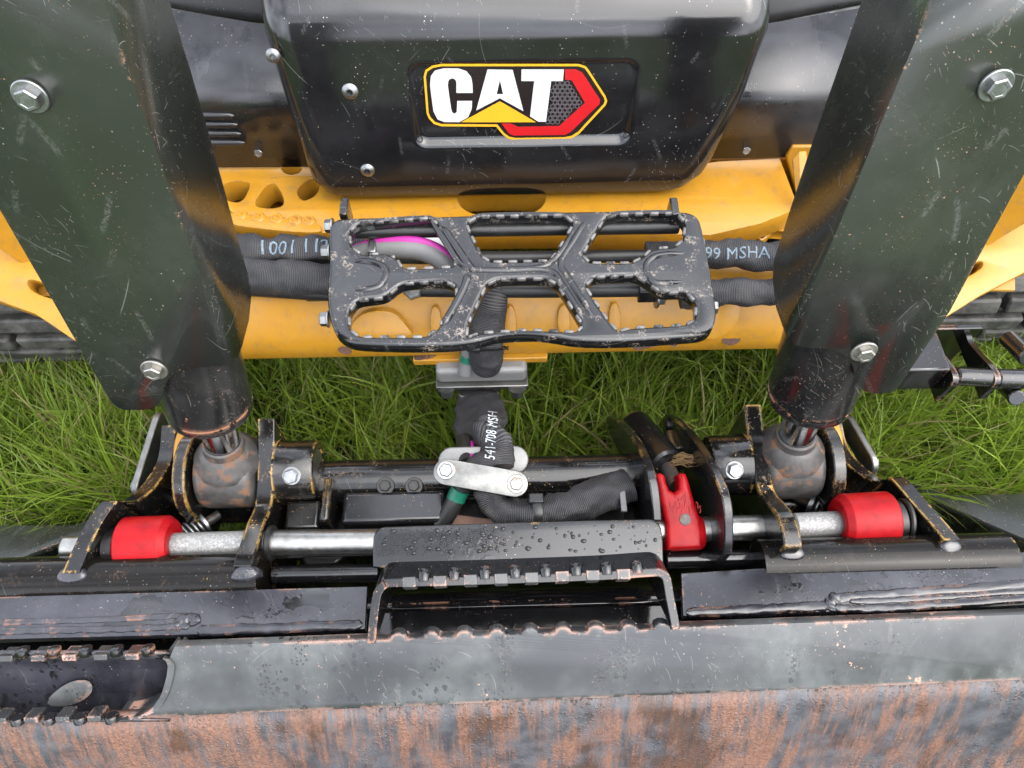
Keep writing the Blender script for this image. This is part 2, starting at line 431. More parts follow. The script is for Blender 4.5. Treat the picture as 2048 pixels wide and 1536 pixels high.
def metal(name, col, rough, var=.2, bumpk=.3, dirt=None, dirtk=.6, met=1.0, sc=1):
    col = tuple(q*.8 for q in col); dirt = tuple(q*.75 for q in dirt) if dirt else None
    t = NT(name); n1 = t.noise(60*sc, 5, rough=.65); n2 = t.noise(320*sc, 3)
    c = t.mix(t.ramp(n1, .3, .75), col, tuple(q*(1-var) for q in col))
    me = met
    rr = t.math('ADD', rough, t.mul(t.ramp(n2, .3, .8), .15))
    if dirt:
        g = t.ramp(t.noise(45*sc, 6, rough=.7), .70-dirtk*.25, .76-dirtk*.2)
        c = t.mix(g, c, dirt); me = t.math('MULTIPLY', met, t.math('SUBTRACT', 1, t.mul(g, .9))); rr = t.math('ADD', rr, t.mul(g, .35))
    t.set(c, rr, me, t.bump(n2, bumpk, .0004)); MAT[name] = t.m
metal('zinc', (.42, .43, .43), .34, .4, .2, (.30, .25, .19), .25)
metal('zinc_plate', (.30, .30, .285), .40, .35, .2, (.30, .19, .11), .28)
metal('worn_bolt', (.52, .50, .46), .42, .3, .3, (.33, .20, .11), .55)
metal('chrome', (.75, .75, .76), .12, .1, .05)
metal('galvanised', (.52, .51, .48), .30, .35, .25, (.26, .24, .20), .35)
metal('cast_steel', (.10, .095, .09), .42, .5, .5, (.17, .085, .045), .70, .3)
metal('alu_block', (.30, .30, .295), .5, .12, .15, None, 0, .35)
def speckled():
    t = NT('speckled_rod'); n_ = t.ramp(t.noise(300, 5, rough=.75), .44, .66)
    c = t.mix(n_, (.17, .17, .165), (.40, .40, .39))
    t.set(c, t.math('ADD', .3, t.mul(n_, .25)), t.math('MULTIPLY', .6, n_), t.bump(n_, .3, .0006)); MAT['speckled'] = t.m
speckled()
def plain(name, col, rough, var=.1, sc=40, bumpk=.15, spec=None):
    col = tuple(q*.76 for q in col)
    t = NT(name); n1 = t.noise(sc, 5, rough=.65)
    c = t.mix(t.ramp(n1, .3, .75), col, tuple(q*(1-var) for q in col))
    t.set(c, t.math('ADD', rough, t.mul(n1, .1)), 0, t.bump(t.noise(300, 3), bumpk, .0005), spec=spec); MAT[name] = t.m
plain('red', (.40, .005, .009), .30, .35, 45, .3, .2)
plain('print_white', (.62, .66, .68), .6)
plain('print_blue', (.22, .30, .37), .6, .5, 400)
plain('print_dark', (.03, .02, .03), .5)
plain('decal_yellow', (.83, .44, .02), .3, .05)
plain('decal_pale', (.80, .60, .10), .3, .05)
plain('decal_black', (.018, .012, .012), .22)
plain('decal_red', (.60, .012, .018), .25, .15, 20)
plain('decal_red_dark', (.38, .006, .012), .25, .15, 20)
plain('decal_grey', (.12, .11, .12), .3)
plain('decal_silver', (.72, .74, .75), .3, .12, 30)
plain('magenta', (.48, .025, .30), .42)
plain('grey_hose', (.20, .20, .20), .5)
plain('black_hose', (.02, .02, .02), .38)
plain('green_tape', (.008, .16, .10), .35)
plain('tie_plastic', (.018, .018, .018), .3)
plain('tie_grey', (.20, .20, .20), .35)
plain('white_tag', (.72, .72, .70), .5)
plain('rust_dark', (.13, .06, .035), .6, .5, 160, .5)
plain('rust_pink', (.38, .22, .16), .6, .3)
plain('dry_straw', (.30, .19, .08), .8)
def fabric():
    t = NT('sleeve_fabric'); uv = t.new('ShaderNodeUVMap').outputs[0]
    w = t.new('ShaderNodeTexWave'); w.bands_direction = 'X'; t.put(w.inputs['Vector'], t.mapping((1, .25, 1), vec=uv)); w.inputs['Scale'].default_value = 130; w.inputs['Distortion'].default_value = 1.2; w.inputs['Detail'].default_value = 1; w.inputs['Detail Scale'].default_value = .6
    w2 = t.new('ShaderNodeTexWave'); w2.bands_direction = 'Y'; t.put(w2.inputs['Vector'], uv); w2.inputs['Scale'].default_value = 100
    h = t.math('ADD', w.outputs['Fac'], t.mul(w2.outputs['Fac'], .3))
    c = t.mix(t.ramp(w.outputs['Fac'], .25, .9), (.008, .008, .009), (.050, .050, .055))
    c = t.mix(t.mul(t.ramp(t.noise(30, 5), .45, .75), .35), c, (.09, .08, .07))
    t.set(c, .62, 0, t.bump(h, .6, .0006), spec=.35); MAT['fabric'] = t.m
fabric()
def rust():
    t = NT('rusty_steel')
    v = t.mapping((75, 6, 6), (0, 0, 0)); s1 = t.noise(1, 6, v, .62); s2 = t.noise(1, 5, t.mapping((210, 12, 12)), .65)
    big = t.noise(5.5, 4); f = t.math('ADD', t.math('ADD', t.mul(s1, .46), t.mul(s2, .34)), t.mul(t.noise(9, 6, t.mapping((1.8, .8, .8)), .68), .60))
    m = t.mul(t.ramp(f, .61, .80), t.ramp(t.noise(420, 3, rough=.7), .22, .46))
    fine = t.noise(260, 5, rough=.7)
    rc = t.mix(t.ramp(fine, .36, .66), (.115, .054, .034), (.205, .108, .072))
    rc = t.mix(t.ramp(t.noise(34, 4), .5, .7), rc, (.17, .085, .055))
    pc = t.mix(t.ramp(t.noise(40, 5), .3, .7), (.034, .036, .042), (.080, .083, .092))
    sw = t.marks(26, .0009, .03, .5, 7, 1.55); m = t.mul(m, t.math('SUBTRACT', 1, t.mul(sw, .6)))
    c = t.mix(m, pc, rc)
    wet = t.mul(t.ramp(t.noise(7, 5, t.mapping((1.6, 1, 1), loc=(.35, 0, 0)), .6), .52, .62), .9)
    c = t.mix(t.mul(wet, .7), c, (.045, .022, .012))
    rr = t.math('SUBTRACT', t.math('ADD', .34, t.mul(m, .2)), t.mul(wet, .33))
    d = t.voro(190); dr = t.mul(t.ramp(d, .42, .1), t.ramp(t.noise(14, 2), .45, .6))
    h = t.math('ADD', t.math('ADD', t.mul(fine, .5), t.mul(m, .4)), t.mul(dr, .8))
    t.set(c, rr, 0, t.bump(h, .8, .0016)); MAT['rust'] = t.m
rust()
def rubber():
    t = NT('track_rubber'); n1 = t.noise(24, 6, rough=.65); n2 = t.noise(120, 4, rough=.7)
    c = t.mix(t.ramp(n1, .35, .7), (.018, .018, .017), (.085, .082, .074)); c = t.mix(t.mul(t.ramp(n2, .6, .75), .5), c, (.17, .145, .10))
    t.set(c, .6, 0, t.bump(t.math('ADD', n2, n1), .5, .003)); MAT['rubber'] = t.m
rubber()
def lawn():
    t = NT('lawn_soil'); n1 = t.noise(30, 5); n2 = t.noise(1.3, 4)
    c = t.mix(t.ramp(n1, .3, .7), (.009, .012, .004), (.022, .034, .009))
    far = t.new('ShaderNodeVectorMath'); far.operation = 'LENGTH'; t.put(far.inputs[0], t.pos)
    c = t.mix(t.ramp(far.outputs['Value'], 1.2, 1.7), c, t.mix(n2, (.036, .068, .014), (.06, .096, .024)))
    t.set(c, .9, 0, spec=.2); MAT['soil'] = t.m
    t = NT('grass_blade')
    at = t.new('ShaderNodeAttribute'); at.attribute_name = 'tone'; r_ = at.outputs['Fac']
    al = t.new('ShaderNodeAttribute'); al.attribute_name = 'along'
    c = t.mix(r_, (.036, .092, .008), (.255, .370, .030))
    c = t.mix(t.mul(al.outputs['Fac'], .45), c, (.26, .34, .05))
    c = t.mix(t.ramp(r_, .955, .975), c, (.28, .23, .11))
    t.set(c, .42, 0, spec=.45)
    tr = t.new('ShaderNodeBsdfTranslucent'); t.put(tr.inputs['Color'], c)
    ms = t.new('ShaderNodeMixShader'); ms.inputs[0].default_value = .42
    out = t.n['Material Output']
    t.t.links.new(t.b.outputs[0], ms.inputs[1]); t.t.links.new(tr.outputs[0], ms.inputs[2]); t.t.links.new(ms.outputs[0], out.inputs[0])
    MAT['grass'] = t.m
lawn()

# ------------------------------------------------------------------ ground and grass
bm = bmesh.new(); S_ = 120
prism(bm, [V((-S_, -S_, -.05)), V((S_, -S_, -.05)), V((S_, S_, -.05)), V((-S_, S_, -.05))], V((0, 0, .05)))
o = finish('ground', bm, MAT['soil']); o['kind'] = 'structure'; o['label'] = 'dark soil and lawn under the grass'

def grass():
    rng = np.random.default_rng(5)
    N = 80000
    x = rng.uniform(-1.45, 1.45, N); y = rng.uniform(.40, 1.45, N)
    keep = ~(((np.abs(x) < .45) & (y > 1.25)) | ((np.abs(x) > .5) & (y < .475))); x, y = x[keep], y[keep]; N = len(x)
    patch = np.array([noise.noise(V((a*5, b*5, 0))) for a, b in zip(x, y)])
    dry = rng.random(N)
    h = rng.gamma(8, .0150, N)*(1+.35*patch); h = np.clip(h, .04, .24)
    w = rng.choice([.0010, .0014, .0019, .0026, .0034], N, p=[.2, .28, .27, .17, .08])*rng.uniform(.85, 1.15, N)*(.7+.3*h/.1)
    sway = np.where(x > .35, math.pi*1.08, 0)
    fld = np.array([noise.noise(V((a*3.1+7, b*3.1, 2)))*7+noise.noise(V((a*11, b*11, 5)))*3 for a, b in zip(x, y)])
    az = np.where(rng.random(N) < np.where(x > .45, .55, .15), np.where(x > .45, rng.normal(-.35, .5, N), rng.normal(2.6, .8, N)), fld+rng.normal(0, 1.0, N))
    lean = rng.beta(2, 2.2, N)*1.35+.1
    K = 5
    t = np.linspace(0, 1, K+1)
    dirx, diry = np.cos(az), np.sin(az)
    ang = lean[:, None]*(.25+.95*t[None, :]**1.1)*np.where(rng.random(N) < .25, 1.5, 1.0)[:, None]
    ang = np.minimum(ang, 2.1)
    seg = h[:, None]/K
    r = np.concatenate([np.zeros((N, 1)), np.cumsum(np.sin(ang[:, :-1])*seg, 1)], 1)
    z = np.concatenate([np.zeros((N, 1)), np.cumsum(np.cos(ang[:, :-1])*seg, 1)], 1)
    z = np.maximum(z, .004+.02*t*rng.random((N, 1)))
    curl = rng.normal(0, .25, N)[:, None]*t**2*h[:, None]
    px = x[:, None]+r*dirx[:, None]-curl*diry[:, None]; py = y[:, None]+r*diry[:, None]+curl*dirx[:, None]
    tw = rng.uniform(-.9, .9, N)[:, None]
    sx, sy = -diry[:, None]*np.cos(tw), dirx[:, None]*np.cos(tw)
    sz = np.sin(tw)*np.ones_like(t)
    ww = w[:, None]*(1-t**1.6)*np.minimum(1, .55+t*3)
    A = np.stack([px-sx*ww, py-sy*ww, z-sz*ww*.6], -1); B = np.stack([px+sx*ww, py+sy*ww, z+sz*ww*.6], -1)
    vv = np.stack([A, B], 2).reshape(N, (K+1)*2, 3)
    vv = vv[:, :-1]                                         # single tip vertex
    nv = (K+1)*2-1
    base = (np.arange(N)*nv)[:, None]
    quads = np.array([[2*i, 2*i+1, 2*i+3, 2*i+2] for i in range(K-1)])
    q = (base[:, :, None]+quads[None]).reshape(-1, 4)
    tri = (base+np.array([[2*K-2, 2*K-1, 2*K]])).reshape(-1, 3)
    me = bpy.data.meshes.new('grass')
    nq, nt = len(q), len(tri)
    me.vertices.add(N*nv); me.vertices.foreach_set('co', vv.reshape(-1).astype(np.float32))
    me.loops.add(nq*4+nt*3); me.loops.foreach_set('vertex_index', np.concatenate([q.reshape(-1), tri.reshape(-1)]).astype(np.int32))
    me.polygons.add(nq+nt)
    me.polygons.foreach_set('loop_start', np.concatenate([np.arange(nq)*4, nq*4+np.arange(nt)*3]).astype(np.int32))
    me.update(); me.validate()
    tone = np.clip(rng.beta(2, 2.4, N)*.95+.18*patch, 0, .95); tone = np.where(dry < .085, 1.0, tone)
    a1 = me.attributes.new('tone', 'FLOAT', 'POINT'); a1.data.foreach_set('value', np.repeat(tone, nv).astype(np.float32))
    al = np.stack([t, t], 1).reshape(-1)[:-1]
    a2 = me.attributes.new('along', 'FLOAT', 'POINT'); a2.data.foreach_set('value', np.tile(al, N).astype(np.float32))
    me.polygons.foreach_set('use_smooth', [True]*len(me.polygons))
    o = bpy.data.objects.new('grass', me); COL.objects.link(o); me.materials.append(MAT['grass']); PM[o.name] = Matrix.Identity(4)
    o['kind'] = 'stuff'; o['label'] = 'long green lawn grass between and around the machine'; o['category'] = 'grass'
grass()

# ------------------------------------------------------------------ track loader
XA = V((1, 0, 0)); YA = V((0, 1, 0)); ZA = V((0, 0, 1))
TL = thing('track_loader', 'yellow and black compact track loader seen from its front lower end', 'loader', (0, 1.0, 0))

# --- front panel with rounded edges, bent top and recessed badge field
TILT = rad(14)
P0 = UY(1020, 388, .88)
PT, PN = V((0, math.sin(TILT), math.cos(TILT))), V((0, -math.cos(TILT), math.sin(TILT)))
panel_pl = Plane(P0, XA, PN)
def front_panel():
    left = [(478, -150), (488, -60), (500, 0), (520, 75), (558, 195), (592, 297), (606, 342), (620, 374), (644, 394), (690, 403)]
    right = [(1575, -150), (1568, -60), (1560, 0), (1548, 70), (1502, 190), (1456, 285), (1434, 328), (1414, 358), (1382, 380), (1325, 394)]
    L = panel_pl.px(left); Rr = panel_pl.px(right)
    lv = sorted((v, u) for u, v in L); rv = sorted((v, u) for u, v in Rr)
    vb = panel_pl.px([(1020, 407)])[0][1]; vt = lv[-1][0]
    def interp(tab, v):
        return float(np.interp(v, [a for a, b in tab], [b for a, b in tab]))
    rec = panel_pl.px([(828, 298), (1262, 298), (1262, 118), (828, 118)])
    ru0, ru1 = rec[0][0], rec[1][0]; rv0, rv1 = rec[0][1], rec[2][1]
    bend = panel_pl.px([(1020, 84)])[0][1]
    NR, NC = 150, 220
    def sst(x, a, b):
        t = min(max((x-a)/(b-a), 0), 1); return t*t*(3-2*t)
    bm = bmesh.new(); grid = []
    Rd = .045
    for i in range(NR+1):
        v = vb+(vt-vb)*(i/NR)**1.15
        ul, ur = interp(lv, max(v, lv[0][0])), interp(rv, max(v, rv[0][0]))
        if v < lv[0][0]: ul += (lv[0][0]-v)*9
        if v < rv[0][0]: ur -= (rv[0][0]-v)*9
        row = []
        for j in range(NC+1):
            s = j/NC; s = .5-.5*math.cos(math.pi*s)*(.35)-.65*(.5-s) if False else s
            u = ul+(ur-ul)*s
            de = min(u-ul, ur-u, (v-vb)*1.0)
            h = 0
            if de < Rd: h = -Rd*.75*(1-math.sqrt(max(0, 1-(1-max(de, 0)/Rd)**2)))
            # badge recess: floor tilts in towards the bottom, leaving a ledge
            hw_, hh_ = (ru1-ru0)/2, (rv1-rv0)/2; cr = .022
            qx, qy = abs(u-(ru0+ru1)/2)-hw_+cr, abs(v-(rv0+rv1)/2)-hh_+cr
            sdf = math.hypot(max(qx, 0), max(qy, 0))+min(max(qx, qy), 0)-cr
            lowk = 1-min(max((v-rv0)/(rv1-rv0), 0), 1)
            m = sst(-sdf, 0, .005+.011*lowk)
            h -= m*(.0030+.0070*lowk)
            if v > bend:
                x = v-bend; h -= 8.0*x*x
            h += .0012*noise.noise(V((u*9, v*9, 3)))*(1-m)
            row.append(bm.verts.new(P0+panel_pl.u*u+panel_pl.v*v+PN*h))
        grid.append(row)
    for i in range(NR):
        for j in range(NC):
            bm.faces.new((grid[i][j], grid[i][j+1], grid[i+1][j+1], grid[i+1][j]))
    back = -PN*.10
    rim = [r[0] for r in grid[::-1]]+grid[0][1:]+[r[-1] for r in grid[1:]]
    low = [bm.verts.new(v.co+back) for v in rim]
    for a, b, c, d in zip(rim, rim[1:], low[1:], low): bm.faces.new((a, d, c, b))
    return finish('front_panel', bm, MAT['panel_plastic'], TL, 60)
FP = front_panel()
def zpx(loop, x0=800, y0=0, k=520/1536):
    return [(x0+a*k, y0+b*k) for a, b in loop]
# badge plane: follows the recess floor
bt = panel_pl.px([(1030, 130), (1030, 290)])
q0 = P0+panel_pl.v*bt[1][1]-PN*.0080; q1 = P0+panel_pl.v*bt[0][1]-PN*.0018
bdir = (q1-q0).normalized(); badge_pl = Plane(q0, XA, XA.cross(bdir))
BG = FP
def dec(name, loops, mat, h, smooth=0, holes=()):
    ls = [badge_pl.px(zpx(l)) for l in loops]
    if smooth: ls = [chaikin(l, smooth) for l in ls]
    return plate(name, ls, badge_pl, .0006, MAT[mat], FP, h=h)
out = [(140, 450), (150, 412), (190, 386), (245, 376), (1055, 376), (1098, 390), (1122, 422), (1214, 566), (1224, 594), (1214, 620), (1100, 742), (1062, 785), (1020, 812), (970, 822), (680, 826), (640, 818), (608, 795), (568, 746), (245, 744), (200, 730), (170, 698), (157, 668)]
def inset(loop, d):
    out_ = []; n = len(loop)
    for i in range(n):
        p, q, r = V((*loop[i-1], 0)), V((*loop[i], 0)), V((*loop[(i+1) % n], 0))
        a = (q-p).normalized(); b = (r-q).normalized(); nn = V((-(a.y+b.y), a.x+b.x, 0)); nn = nn/max(nn.length, 1e-6)
        k = d/max(.4, math.sqrt((1+a.dot(b))/2)); out_.append((q.x+nn.x*k, q.y+nn.y*k))
    return out_
dec('decal_border', [out, inset(out, 13)], 'decal_yellow', .0012)
dec('decal_field', [inset(out, 12)], 'decal_black', .0008)
C_ = [(255, 402), (345, 402), (392, 418), (420, 452), (428, 492), (430, 546), (333, 546), (333, 488), (328, 468), (314, 460), (298, 462), (286, 474), (283, 500), (292, 570), (303, 642), (309, 662), (322, 670), (335, 660), (338, 594), (426, 594), (424, 640), (402, 690), (352, 718), (262, 718), (222, 702), (198, 655), (186, 570), (178, 500), (182, 448), (206, 415)]
dec('letter', [C_], 'decal_silver', .0016)
dec('letter', [[(517, 408), (665, 410), (729, 654), (590, 577), (450, 650)], [(590, 470), (609, 554), (571, 554)]], 'decal_silver', .0016)
dec('letter', [[(718, 408), (968, 408), (962, 476), (893, 476), (862, 716), (816, 716), (768, 684), (792, 476), (716, 476)]], 'decal_silver', .0016)
dec('triangle', [[(590, 596), (802, 719), (362, 719)]], 'decal_yellow', .0016)
dec('chevron', [[(975, 408), (1040, 408), (1078, 428), (1182, 588), (1178, 612), (1010, 775), (975, 795), (670, 798), (645, 788), (600, 728), (655, 728), (700, 748), (940, 742), (1092, 605), (1015, 472), (975, 468)]], 'decal_red', .0014)
dec('chevron_shade', [[(1020, 430), (1060, 445), (1160, 592), (1000, 758), (960, 772), (690, 776), (672, 760), (700, 752), (945, 745), (1098, 605), (1024, 470)]], 'decal_red_dark', .0010)
hexes = []
for r_ in range(12):
    for c_ in range(9):
        cx_, cy_ = 872+c_*29+(r_ % 2)*14.5, 488+r_*23
        inside = cy_ < 735 and cx_ > 905-(cy_-480)*.14 and (cx_ < 1006+(cy_-478)*.62 if cy_ < 605 else cx_ < 1080-(cy_-605)*1.12)
        if inside: hexes.append([(cx_+15*math.cos(rad(60*k+30)), cy_+15*math.sin(rad(60*k+30))) for k in range(6)]); hexes.append([(cx_+10*math.cos(rad(60*k+30)), cy_+10*math.sin(rad(60*k+30))) for k in range(6)])
bm = bmesh.new()
for a, b in zip(hexes[::2], hexes[1::2]):
    A = [bm.verts.new(badge_pl.at(*zpx([p])[0], .0014)) for p in a]; B = [bm.verts.new(badge_pl.at(*zpx([p])[0], .0014)) for p in b]
    for k in range(6): bm.faces.new((A[k], A[(k+1) % 6], B[(k+1) % 6], B[k]))
finish('honeycomb', bm, MAT['decal_grey'], FP, None, kind='stuff')
for px_, py_, r_ in ((700, 183, .0120), (735, 341, .0108), (546, 112, .010)):
    screw(FP, panel_pl.at(px_, py_, .0005), PN, r_)

# --- side shrouds: bent black plates either side of the panel
def shroud(lower, bendl, upper, nm):
    bm = bmesh.new()
    yv = .975
    A = [UY(*p, yv) for p in lower]; B = [UY(*p, yv) for p in bendl]
    n2 = V((0, -math.sin(rad(33)), math.cos(rad(33))))
    bc = sum(B, V())/len(B)
    Cc = [UP(*p, V((0, bc.y, bc.z)), n2) for p in upper]
    for s, t in ((A, B), (B, Cc)):
        va = [bm.verts.new(p) for p in s]; vb_ = [bm.verts.new(p) for p in t]
        for i in range(len(va)-1): bm.faces.new((va[i], va[i+1], vb_[i+1], vb_[i]))
    bmesh.ops.remove_doubles(bm, verts=bm.verts, dist=1e-5)
    o = finish(nm, bm, MAT['shroud_paint'], TL, 60, bevel=.012, seg=4)
    m = o.modifiers.new('s', 'SOLIDIFY'); m.thickness = .005; m.offset = -1
    return o, Plane(V((0, bc.y, bc.z)), XA, n2), Plane(V((0, yv, .4)), XA, -YA)
shL, plL, vL = shroud([(300, 332), (800, 328)], [(280, 203), (800, 197)], [(230, 2), (800, 96)], 'side_shroud')
shR, plR, vR = shroud([(1250, 318), (1820, 304)], [(1250, 197), (1850, 190)], [(1250, 96), (1880, -8)], 'side_shroud')
for px_, py_ in ((425, 134), (377, 134), (524, 112)): screw(shL, plL.at(px_, py_, .001), plL.n, .0095)
bolt(shL, vL.at(518, 303, .001), -YA+ZA*.3, .0075)
for px_, py_ in ((1664, 36), (1669, 133)): screw(shR, plR.at(px_, py_, .001), plR.n, .0098)
bolt(shR, vR.at(1491, 298, .001), -YA+ZA*.3, .0075)
for i in range(4):
    y0 = 226+i*18
    bm = bmesh.new(); a = vL.at(372, y0, .006); b = vL.at(470+i*7, y0, .006)
    sweep(bm, [a+(b-a)*t for t in (0, .25, .5, .75, .93, 1)], [.006, .006, .006, .006, .005, .002], [.005]*5+[.002], up=-YA, seg=12)
    finish('louver', bm, MAT['shroud_paint'], shL)
# upper cab plates above the shrouds
for loop, nm in (([(250, -60), (700, -60), (700, 60), (500, 46), (250, 2)], 'L'), ([(1400, -60), (1850, -60), (1850, -8), (1720, 12), (1560, 44), (1400, 70)], 'R')):
    pl = Plane(UY(loop[3][0], 30, 1.10), XA, V((0, -.86, .5)))
    plate('cab_sill', [pl.px(loop)], pl, .02, MAT['plain_black'], TL, bev=.006)

# --- yellow chassis shelf with lightening holes
ZL = .37
shelf = Plane(V((0, .9, ZL)), XA, ZA)
def lp(l, it=2): return chaikin(shelf.px(l), it)
base = [(380, 300), (800, 300), (1250, 300), (1380, 330), (1440, 322), (1560, 316), (1592, 400), (1600, 415), (1520, 447), (1420, 470), (1100, 462), (700, 466), (640, 466), (600, 452), (470, 428), (430, 400)]
holes = [[(448, 362), (497, 362), (500, 375), (484, 404), (462, 404), (440, 392)],
         [(534, 367), (552, 366), (570, 400), (562, 416), (516, 416), (508, 404)],
         [(592, 378), (622, 354), (640, 360), (636, 388), (610, 402), (598, 396)],
         [(560, 333), (606, 333), (600, 346), (580, 350), (566, 344)],
         [(915, 385), (1092, 385), (1090, 408), (1070, 424), (1045, 431), (965, 431), (935, 424), (917, 408)]]
ch = plate('chassis_shelf', [shelf.px(base)]+[lp(h_) for h_ in holes], shelf, .045, MAT['yellow'], TL, bev=.0018)
# floor below the holes and the front beam of the chassis
bm = bmesh.new(); box(bm, V((0, 1.06, .25)), (.60, .06, .10)); finish('chassis_box', bm, MAT['yellow'], TL, bevel=.006)
bm = bmesh.new(); prism(bm, [UZ(360, 300, .30), UZ(690, 300, .30), UZ(690, 405, .30), UZ(640, 425, .30), UZ(360, 415, .30)], V((0, 0, -.01))); finish('shelf_floor', bm, MAT['yellow'], TL)
# serrated grip bar at the shelf's left front
bar = [(448, 424), (470, 424), (560, 436), (628, 440), (644, 452), (642, 466), (560, 462), (448, 448)]
gb = Plane(V((0, .85, ZL+.006)), XA, ZA)
g = plate('grip_bar', [chaikin(gb.px(bar), 1)], gb, .03, MAT['yellow'], TL, bev=.003)
for i, (px_, py_) in enumerate(((480, 430), (516, 434), (552, 437), (590, 440), (616, 441))):
    bm = bmesh.new(); c = gb.at(px_, py_, -.004)
    lathe(bm, c, ZA, [(0, 0), (0, .012), (.0035, .0115), (.006, .009), (.0062, .006), (.003, .004), (.003, 0)], 18)
    finish('grip_tooth', bm, MAT['yellow'], g)
# right hand gusset and raised side web
wy = UZ(1590, 400, ZL)
bm = bmesh.new()
prism(bm, [UY(1582, 318, wy.y+.03), UY(1598, 300, wy.y+.03), UY(1602, 400, wy.y-.02), UY(1592, 418, wy.y-.03)], V((.014, 0, 0)))
finish('gusset', bm, MAT['yellow'], TL, bevel=.003)
bm = bmesh.new(); prism(bm, [UY(1572, 314, .965), UY(1585, 293, .965), UY(1680, 292, .965), UY(1680, 460, .965), UY(1596, 410, .965)], V((0, .02, 0)))
finish('side_web', bm, MAT['yellow'], TL, bevel=.003)
lowr = Plane(V((0, .9, .325)), XA, ZA)
plate('lower_plate', [lowr.px([(1425, 486), (1520, 462), (1625, 420), (1660, 470), (1600, 505), (1440, 500)]), chaikin(lowr.px([(1512, 468), (1530, 448), (1558, 440), (1535, 476), (1520, 482)]), 2)], lowr, .02, MAT['yellow'], TL, bev=.003)

# --- lift arm cross beam: rounded section across the machine
def beam():
    prof = [(.640, .280), (.634, .292), (.636, .315), (.644, .335), (.660, .358), (.676, .380), (.688, .390), (.750, .391), (.758, .383), (.758, .290), (.750, .280)]
    sl = (UZ(1560, 697, .28)-UZ(490, 718, .28)); dy = sl.y/sl.x; y0 = UZ(1025, 708, .28).y
    bm = bmesh.new(); rows = []
    for i in range(25):
        x = -.50+1.0*i/24
        rows.append([bm.verts.new(V((x, y-.640+y0+dy*x, z))) for y, z in prof])
    n = len(prof)
    for a, b in zip(rows, rows[1:]):
        for k in range(n): bm.faces.new((a[k], b[k], b[(k+1) % n], a[(k+1) % n]))
    bm.faces.new(rows[0]); bm.faces.new(rows[-1][::-1])
    return finish('cross_beam', bm, MAT['yellow'], TL, 50, bevel=.004)
BM = beam()
BY = UZ(1025, 708, .28).y
def onbeam(px, py, off=0):
    """point on the beam's sloping front face"""
    pl = Plane(V((0, BY+.010, .330)), XA, V((0, -.82, .57)))
    return pl.at(px, py, off), pl
_, bpl = onbeam(1000, 650)
for loop, th in (([(705, 640), (735, 612), (790, 612), (815, 640), (835, 668), (705, 668)], .020), ([(1415, 592), (1465, 597), (1478, 610), (1472, 640), (1436, 672), (1395, 675)], .012), ([(1010, 605), (1030, 605), (1034, 668), (1004, 668)], .016), ([(1115, 603), (1136, 603), (1140, 660), (1112, 660)], .016), ([(1216, 600), (1236, 598), (1240, 655), (1214, 655)], .016), ([(862, 606), (882, 606), (886, 662), (862, 662)], .016)):
    plate('boss', [chaikin(bpl.px(loop), 2)], bpl, th*2+.01, MAT['yellow'], BM, h=th*.9+.004, bev=.002)
for loop in ([(1440, 668), (1452, 655), (1462, 658), (1476, 650), (1490, 654), (1482, 670), (1476, 684), (1458, 690), (1444, 684)], [(1262, 690), (1285, 680), (1300, 684), (1318, 676), (1322, 688), (1296, 694), (1270, 700)], [(676, 694), (690, 690), (706, 700), (700, 708), (680, 704)], [(1335, 684), (1350, 676), (1358, 684), (1345, 694)]):
    pr_ = Plane(V((0, BY-.0025, .300)), XA, V((0, -.985, .17)))
    plate('rust_patch', [chaikin(bpl.px(loop) if loop[0][1] < 670 else bpl.px(loop), 1)], bpl, .0012, MAT['rust_dark'], BM, h=.0042)
fl = Plane(V((0, BY-.004, .272)), XA, V((0, -.6, .8)))
bm = bmesh.new(); prism(bm, [UZ(826, 690, .287), UZ(1096, 686, .287), UZ(1095, 716, .287), UZ(826, 722, .287)], V((0, 0, -.014))); finish('front_flange', bm, MAT['yellow'], TL, bevel=.002)
fl = Plane(V((0, .63, .287)), XA, ZA)
fp2 = plate('rust_patch', [chaikin(fl.px([(828, 699), (872, 698), (880, 706), (862, 718), (832, 721), (828, 718)]), 1)], fl, .0012, MAT['rust'], TL, h=.0008)

# --- manifold block under the beam
bm = bmesh.new(); a = UY(868, 730, .615); b = UY(1055, 730, .615)
xc, hx = (a.x+b.x)/2, (b.x-a.x)/2
box(bm, V((xc, .655, .262)), (hx, .042, .018)); mb = finish('manifold_block', bm, MAT['alu_block'], TL, bevel=.008, seg=3)
bm = bmesh.new(); box(bm, V((xc, .651, .2395)), (hx+.002, .046, .005)); finish('mount_plate', bm, MAT['zinc_plate'], mb, bevel=.002)
for px_ in (893, 1034): bolt(mb, UZ(px_, 778, .236), V((0, -.45, -.9)), .0105, washer=1.3, hgt=1.1)

